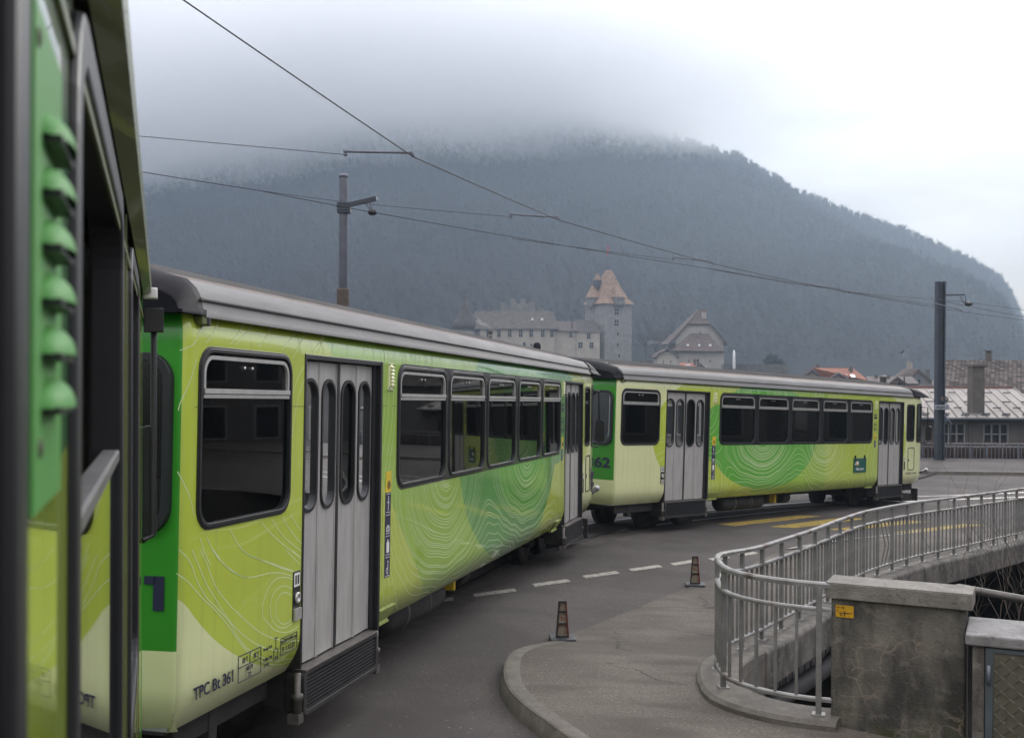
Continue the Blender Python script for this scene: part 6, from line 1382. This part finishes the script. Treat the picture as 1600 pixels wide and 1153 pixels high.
mb = MB(); mb.add([lt(1095.5, 567.7, -.4), lt(1084, 577.7, -.4), lt(1084, 577, 6), lt(1095.5, 567.5, 6)], [(0, 1, 2, 3)]); mb.add([lt(1095.5, 567.7, -.4), lt(1108, 577.7, -.4), lt(1108, 577, 6), lt(1095.5, 567.5, 6)], [(0, 1, 2, 3)]); mb.add([lt(1060, 578, 0), lt(1087, 578, 0), lt(1087, 567, 4), lt(1062, 567, 4)], [(0, 1, 2, 3)], 1); rf = mb.build('roof', [M['poledark'], M['tileorange']], ti, fix=False); rf.modifiers.new('s', 'SOLIDIFY').thickness = .15
mb = MB(); q = lt(1075, 570.5, 1.6); mb.box(q[0]-.4, q[0]+.4, 1.3, 1.7, q[2]-.12, q[2]+.18); mb.build('skylight', M['white'], rf)
for px in (1085.5, 1090.5): mb = MB(); q = lt(px, 562, 3); mb.box(q[0]-.2, q[0]+.2, 2.8, 3.2, q[2]-1.2, q[2]-.2); mb.lathe([(.24, -.3), (.3, 0), (.18, .25)], (q[0], 3, q[2]), 10); mb.build('chimney', M['chim'], rf)
Yw = 270
gw = MB(); a, b = P(1131, 566, Yw), P(1231, 572, Yw); gw.box(a.x, b.x, Yw, Yw+3, a.z-8, a.z-.4)
r = random.Random(2)
for k in range(60): x = a.x+(b.x-a.x)*k/60; gw.box(x, x+.28, Yw-.12, Yw+.05, a.z-7, a.z-.5-r.random()*.5)
tag(gw.build('stone_wall', M['stonedark'] if 'stonedark' in M else mat('dark_rubble_stone', (.05, .045, .04), .95, col2=(.11, .1, .09), scale=.8, detail=10)), 'long dark rubble garden wall right of the manor house', 'wall')
gz2 = MB(); a, b = P(1000, 563, 296), P(1027, 563, 296); gz2.box(a.x, b.x, 296, 297, a.z-8, a.z); tag(gz2.build('stone_wall', bpy.data.materials.get('dark_rubble_stone')), 'short dark garden wall between the keep and the outbuilding', 'wall')
pa = MB(); q = P(1147, 558, 268); pa.lathe([(.1, -3), (.35, -2.6), (.3, .8), (.12, 1.7)], tuple(q), 10); tag(pa.build('parasol', M['white']), 'folded white parasol standing above the garden wall', 'parasol')
pg = MB(); a, b = P(1147, 557, 268.5), P(1169, 557.5, 268.5); pg.box(a.x, b.x, 268, 270.5, a.z-.1, a.z+.1)
for x in (a.x+.2, b.x-.2): pg.box(x-.08, x+.08, 268.2, 268.4, a.z-3, a.z-.1)
tag(pg.build('pergola', M['poledark']), 'thin flat pergola roof beside the white parasol', 'pergola')
def bush(px, py, Y, rx, rz_, lab, n_=500, seed=1, col='bushgreen'):
    r = np.random.default_rng(seed); c = P(px, py, Y); mb = MB()
    for k in range(n_):
        d = r.normal(size=3); d /= np.linalg.norm(d); q = r.random()**.4*(1+.22*math.sin(5*d[0]+seed)*math.cos(4*d[2])); p = np.array(c)+d*q*np.array([rx, rx*.8, rz_]); a = r.normal(size=3)*.3; b = r.normal(size=3)*.3
        mb.add([tuple(p-a), tuple(p+a), tuple(p+b)], [(0, 1, 2)])
    o = mb.build('bush_crown', M[col], fix=False)
    return o
M['bushgreen'] = mat('dark_evergreen', (.016, .026, .016), .9, var=.4, scale=1); M['bare'] = mat('bare_branches', (.055, .045, .042), .95, var=.3, scale=.5)
bb_ = empty('evergreen_bush', 'rounded dark evergreen standing on the garden wall end', 'tree', tuple(P(1206, 571, 272))); o = bush(1206, 563.5, 272, 1.6, 1.35, ''); o.name = 'crown'; o.parent = bb_; o.matrix_parent_inverse = Matrix.Translation(-Vector(bb_.location)); mb = MB(); mb.tube([(0, 0, -1), (0, 0, .6)], .15, 6); mb.build('trunk', M['bare'], bb_)
b2 = bush(1219, 570, 272, 1.3, .8, '', 300, 5); b2.name = 'low_bush'; tag(b2, 'low dark bush beside the rounded evergreen on the garden wall', 'shrub')
b3 = bush(1232, 578, 200, 1.6, .8, '', 300, 9, 'drygrass') if 'drygrass' in M else None

# ---------------------------------------------------------------- hill with winter wood
YR_ = 1000
sil = [(-900, 420), (-500, 360), (-200, 330), (0, 310), (150, 292), (235, 262), (300, 244), (380, 222), (450, 205), (600, 178), (750, 165), (900, 170), (1000, 190), (1070, 207), (1120, 222), (1160, 236), (1200, 260), (1250, 288), (1290, 306), (1330, 322), (1400, 346), (1450, 366), (1500, 388), (1540, 408), (1562, 424), (1578, 446), (1592, 478), (1606, 520), (1640, 575), (1720, 600), (2200, 605)]
sx = np.array([PX(a, YR_) for a, b in sil]); sz_ = np.array([PZ(b, YR_) for a, b in sil])
def hnoise(x, y):
    v = 0
    for k, (fx, fy, ph, am) in enumerate([(.011, .006, .3, 7), (.023, .011, 1.7, 4), (.041, .025, 4.1, 2.4), (.083, .05, 2.2, 1.4), (.17, .11, .8, .8)]): v = v+1.7*am*np.sin(x*fx+ph+1.3*np.sin(y*fy+ph))*np.cos(y*fy*1.3+ph*2)
    return v
def hill_z(x, y):
    # crest profile is read along the sight line so that the ridge keeps its outline
    k = y/YR_; xs = x/np.maximum(k, .3); crest = np.interp(xs*1.0, sx, sz_)-7.5
    t = np.clip((y-430)/(YR_-430), 0, 1); sh = .12*t+.88*t**1.15
    back = np.clip((y-YR_)/500, 0, 1)
    z = -5+(np.maximum(crest, -4)+5)*sh*(1-.55*back)
    return z+hnoise(x, y)*np.clip(t*3, 0, 1)*np.clip((crest+5)/80, 0, 1)*np.interp(t, [0, .8, .97, 1], [1, 1, .15, .12])
xs = np.linspace(-1100, 1000, 200); ys = np.r_[np.linspace(420, YR_, 90), np.linspace(YR_+15, 1500, 14)]
Xg, Yg_ = np.meshgrid(xs, ys, indexing='ij'); Zg = hill_z(Xg, Yg_)
me = bpy.data.meshes.new('hill'); nx, ny = Xg.shape
me.from_pydata(np.c_[Xg.ravel(), Yg_.ravel(), Zg.ravel()].tolist(), [], [(i*ny+j, (i+1)*ny+j, (i+1)*ny+j+1, i*ny+j+1) for i in range(nx-1) for j in range(ny-1)])
me.polygons.foreach_set('use_smooth', [True]*len(me.polygons))
M['hill'] = mat('winter_hillside', (.012, .0115, .011), .95, spec=0, col2=(.022, .019, .017), scale=.02, detail=12)
n_, l_, b_ = nodes_of(M['hill'])
t_ = n_.new('ShaderNodeTexCoord'); mp_ = n_.new('ShaderNodeMapping'); mp_.inputs['Scale'].default_value = (.012, .012, .004); l_.new(t_.outputs['Object'], mp_.inputs[0]); nn_ = n_.new('ShaderNodeTexNoise'); nn_.inputs['Scale'].default_value = 1.4; nn_.inputs['Detail'].default_value = 9; nn_.inputs['Roughness'].default_value = .7; l_.new(mp_.outputs[0], nn_.inputs['Vector'])
rg = n_.new('ShaderNodeMapRange'); rg.inputs[1].default_value = .62; rg.inputs[2].default_value = .70; l_.new(nn_.outputs['Fac'], rg.inputs[0]); mx_ = n_.new('ShaderNodeMix'); mx_.data_type = 'RGBA'; l_.new(rg.outputs[0], mx_.inputs[0]); l_.new(b_.inputs['Base Color'].links[0].from_socket, mx_.inputs[6]); mx_.inputs[7].default_value = (.05, .049, .048, 1); l_.new(mx_.outputs[2], b_.inputs['Base Color'])
me.materials.append(M['hill']); hill = mkobj('hill', me); hill['kind'] = 'structure'
# the wood: thousands of bare crowns on the slope and along the ridge
def wood(pts, hts, name, m, nb=16, seed=3, thin=1.0):
    r = np.random.default_rng(seed); n = len(pts); V = []; 
    pts = np.asarray(pts); hts = np.asarray(hts)
    V = np.zeros((n, nb+1, 3, 3))
    a = r.uniform(0, 2*np.pi, (n, nb)); up = r.uniform(.35, 1.0, (n, nb)); st = r.uniform(.08, .55, (n, nb))*hts[:, None]; ln = r.uniform(.25, .5, (n, nb))*hts[:, None]
    o = pts[:, None, :]+np.stack([0*a, 0*a, st], -1); tip = o+np.stack([np.cos(a)*(1-.45*up), np.sin(a)*(1-.45*up), up], -1)*ln[..., None]
    w_ = (.016+.03*r.random((n, nb)))*hts[:, None]*thin; pw_ = np.stack([-np.sin(a)*w_, np.cos(a)*w_, 0*a], -1)
    V[:, :nb, 0] = o-pw_*.5; V[:, :nb, 1] = o+pw_*.5+np.stack([0*a, 0*a, w_*2], -1); V[:, :nb, 2] = tip
    tw = .012*hts; V[:, nb, 0] = pts+np.c_[-tw, 0*tw, -1+0*tw]; V[:, nb, 1] = pts+np.c_[tw, 0*tw, -1+0*tw]; V[:, nb, 2] = pts+np.c_[0*tw, 0*tw, hts*.9]
    V = V.reshape(-1, 3); nf = len(V)//3
    me = bpy.data.meshes.new(name); me.vertices.add(len(V)); me.vertices.foreach_set('co', V.ravel()); me.loops.add(len(V)); me.loops.foreach_set('vertex_index', np.arange(len(V))); me.polygons.add(nf); me.polygons.foreach_set('loop_start', np.arange(nf)*3); me.polygons.foreach_set('loop_total', np.full(nf, 3)); me.update(calc_edges=True); me.validate()
    me.materials.append(m); o_ = mkobj(name, me); return o_
N1 = 32000
tx = RNG.uniform(-520, 640, N1); ty = 440+(YR_-440)*RNG.random(N1)**.8; keep = (np.abs(tx/ty) < .56); tx, ty = tx[keep], ty[keep]
tz = hill_z(tx, ty); ok = (tz > 2) & (ty < YR_-12); tx, ty, tz = tx[ok], ty[ok], tz[ok]
M['wood'] = mat('bare_wood', (.016, .0145, .0135), .95, spec=0, col2=(.042, .034, .029), scale=.011, detail=9)
o = wood(np.c_[tx, ty, tz], RNG.uniform(6, 12, len(tx)), 'forest', M['wood'], 14); tag(o, 'bare winter forest covering the hillside', 'forest', kind='stuff')
N2 = 1300
rx_ = np.interp(RNG.uniform(0, 1, N2)**1.0, [0, 1], [PX(150, YR_), PX(1600, YR_)]); ry = YR_+RNG.uniform(-45, 5, N2); rz2 = hill_z(rx_, ry)
o = wood(np.c_[rx_, ry, rz2-.5], RNG.uniform(5, 12.5, N2)*(1-.3*RNG.random(N2)), 'ridge_forest', M['wood'], 60, 5, .55); tag(o, 'bare trees fringing the ridge line of the hill', 'forest', kind='stuff')
# bare trees by the castle
def bare_tree(px, py, Y, hgt, lab, seed):
    c = P(px, py, Y); root = empty('bare_tree', lab, 'tree', tuple(c)); r = random.Random(seed); tr = MB(); cr = MB()
    tr.tube([(0, 0, -2), (0, 0, hgt*.25), (.1, 0, hgt*.5)], [.22, .17, .1], 7); tr.build('trunk', M['bare'], root)
    def br(p, d, ln, rad, lev):
        q = Vector(p)+Vector(d)*ln; cr.tube([p, tuple(q)], [rad, rad*.6], 4, caps=False)
        if lev:
            for k in range(4): br(tuple(Vector(p).lerp(q, r.uniform(.4, 1))), (Vector(d)+Vector((r.uniform(-.8, .8), r.uniform(-.8, .8), r.uniform(-.2, .5)))).normalized(), ln*.62, rad*.6, lev-1)
    for k in range(6): br((0, 0, hgt*r.uniform(.2, .45)), Vector((r.uniform(-.6, .6), r.uniform(-.5, .5), 1)).normalized(), hgt*.33, .08, 3)
    cr.build('crown', M['bare'], root, fix=False); return root
bare_tree(1010, 572, 310, 11, 'bare brown tree standing right beside the keep', 1)
bare_tree(1022, 570, 318, 9.5, 'smaller bare tree between the keep and the outbuilding', 2)
bare_tree(1037, 560, 325, 9, 'bare tree just behind the round-gabled outbuilding', 6)

# ---------------------------------------------------------------- air: haze and the cloud on the hilltop
def vol(name, mb, build_nodes):
    m = bpy.data.materials.new(name); m.use_nodes = True; n = m.node_tree.nodes; l = m.node_tree.links
    for q in list(n): n.remove(q)
    o = n.new('ShaderNodeOutputMaterial'); v = n.new('ShaderNodeVolumePrincipled'); l.new(v.outputs[0], o.inputs['Volume']); build_nodes(n, l, v)
    return mb.build(name, m)
mb = MB(); mb.box(-1300, 1150, -60, 1560, -14, 375)
def hz(n, l, v): v.inputs['Color'].default_value = (.60, .74, .88, 1); v.inputs['Density'].default_value = .00046; v.inputs['Anisotropy'].default_value = .52
tag(vol('haze', mb, hz), kind='stuff')
CL = dict(c=(-180, 915, 242), s=(485, 175, 120))
mb = MB(); cx_, cy_, cz_ = CL['c']; mb.box(-CL['s'][0], CL['s'][0], -CL['s'][1], CL['s'][1], -CL['s'][2], CL['s'][2])
def cd(n, l, v):
    v.inputs['Color'].default_value = (1, 1, 1, 1); v.inputs['Anisotropy'].default_value = .3
    t = n.new('ShaderNodeTexCoord'); mp = n.new('ShaderNodeMapping'); mp.inputs['Scale'].default_value = (1/CL['s'][0], 1/CL['s'][1], 1/CL['s'][2]); l.new(t.outputs['Object'], mp.inputs[0])
    nz = n.new('ShaderNodeTexNoise'); nz.inputs['Scale'].default_value = 2.2; nz.inputs['Detail'].default_value = 3; mp2 = n.new('ShaderNodeMapping'); mp2.inputs['Scale'].default_value = (1.6, .6, .8); l.new(mp.outputs[0], mp2.inputs[0]); l.new(mp2.outputs[0], nz.inputs['Vector'])
    ln = n.new('ShaderNodeVectorMath'); ln.operation = 'LENGTH'; l.new(mp.outputs[0], ln.inputs[0])
    fall = n.new('ShaderNodeMapRange'); fall.interpolation_type = 'SMOOTHSTEP'; fall.inputs[1].default_value = 1.0; fall.inputs[2].default_value = .6; l.new(ln.outputs['Value'], fall.inputs[0])
    nr = n.new('ShaderNodeMapRange'); nr.inputs[1].default_value = .22; nr.inputs[2].default_value = .6; l.new(nz.outputs['Fac'], nr.inputs[0])
    a = n.new('ShaderNodeMath'); a.operation = 'MULTIPLY'; l.new(fall.outputs[0], a.inputs[0]); l.new(nr.outputs[0], a.inputs[1])
    d = n.new('ShaderNodeMath'); d.operation = 'MULTIPLY'; d.inputs[1].default_value = .034; l.new(a.outputs[0], d.inputs[0]); l.new(d.outputs[0], v.inputs['Density'])
def smoke(name, pts, r0, r1, dens, lab):
    mb = MB(); k = len(pts); mb.tube(pts, [r0+(r1-r0)*i/(k-1) for i in range(k)], 10)
    def sd(n, l, v): v.inputs['Density'].default_value = dens; v.inputs['Color'].default_value = (1, 1, 1, 1)
    tag(vol(name, mb, sd), lab, 'smoke', kind='stuff')
smoke('smoke', [tuple(P(*q)) for q in ((766, 514, 121), (764, 510, 121), (759, 507.5, 121), (753, 506, 121), (749, 502, 121), (745, 500, 121))], .10, .30, .35, 'white smoke curling from the flue')
smoke('smoke', [tuple(P(*q)) for q in ((1048, 540, 279), (1044, 536.5, 279), (1037, 535, 279), (1028, 535.5, 279), (1018, 534.5, 279), (1011, 536, 279))], .12, .6, .10, 'pale smoke drifting beside the manor house')
smoke('smoke', [tuple(P(*q)) for q in ((1420, 564, 188), (1418, 559, 188), (1414, 555, 188), (1410, 550, 188))], .2, .5, .05, 'thin smoke above the gable house chimney')
mb = MB(); mb.box(-CL['s'][0], CL['s'][0], -CL['s'][1], CL['s'][1], -CL['s'][2], CL['s'][2])
co = vol('cloud', mb, cd); co.location = (cx_, cy_, cz_); tag(co, 'low grey cloud swallowing the hilltop', 'cloud', kind='stuff')
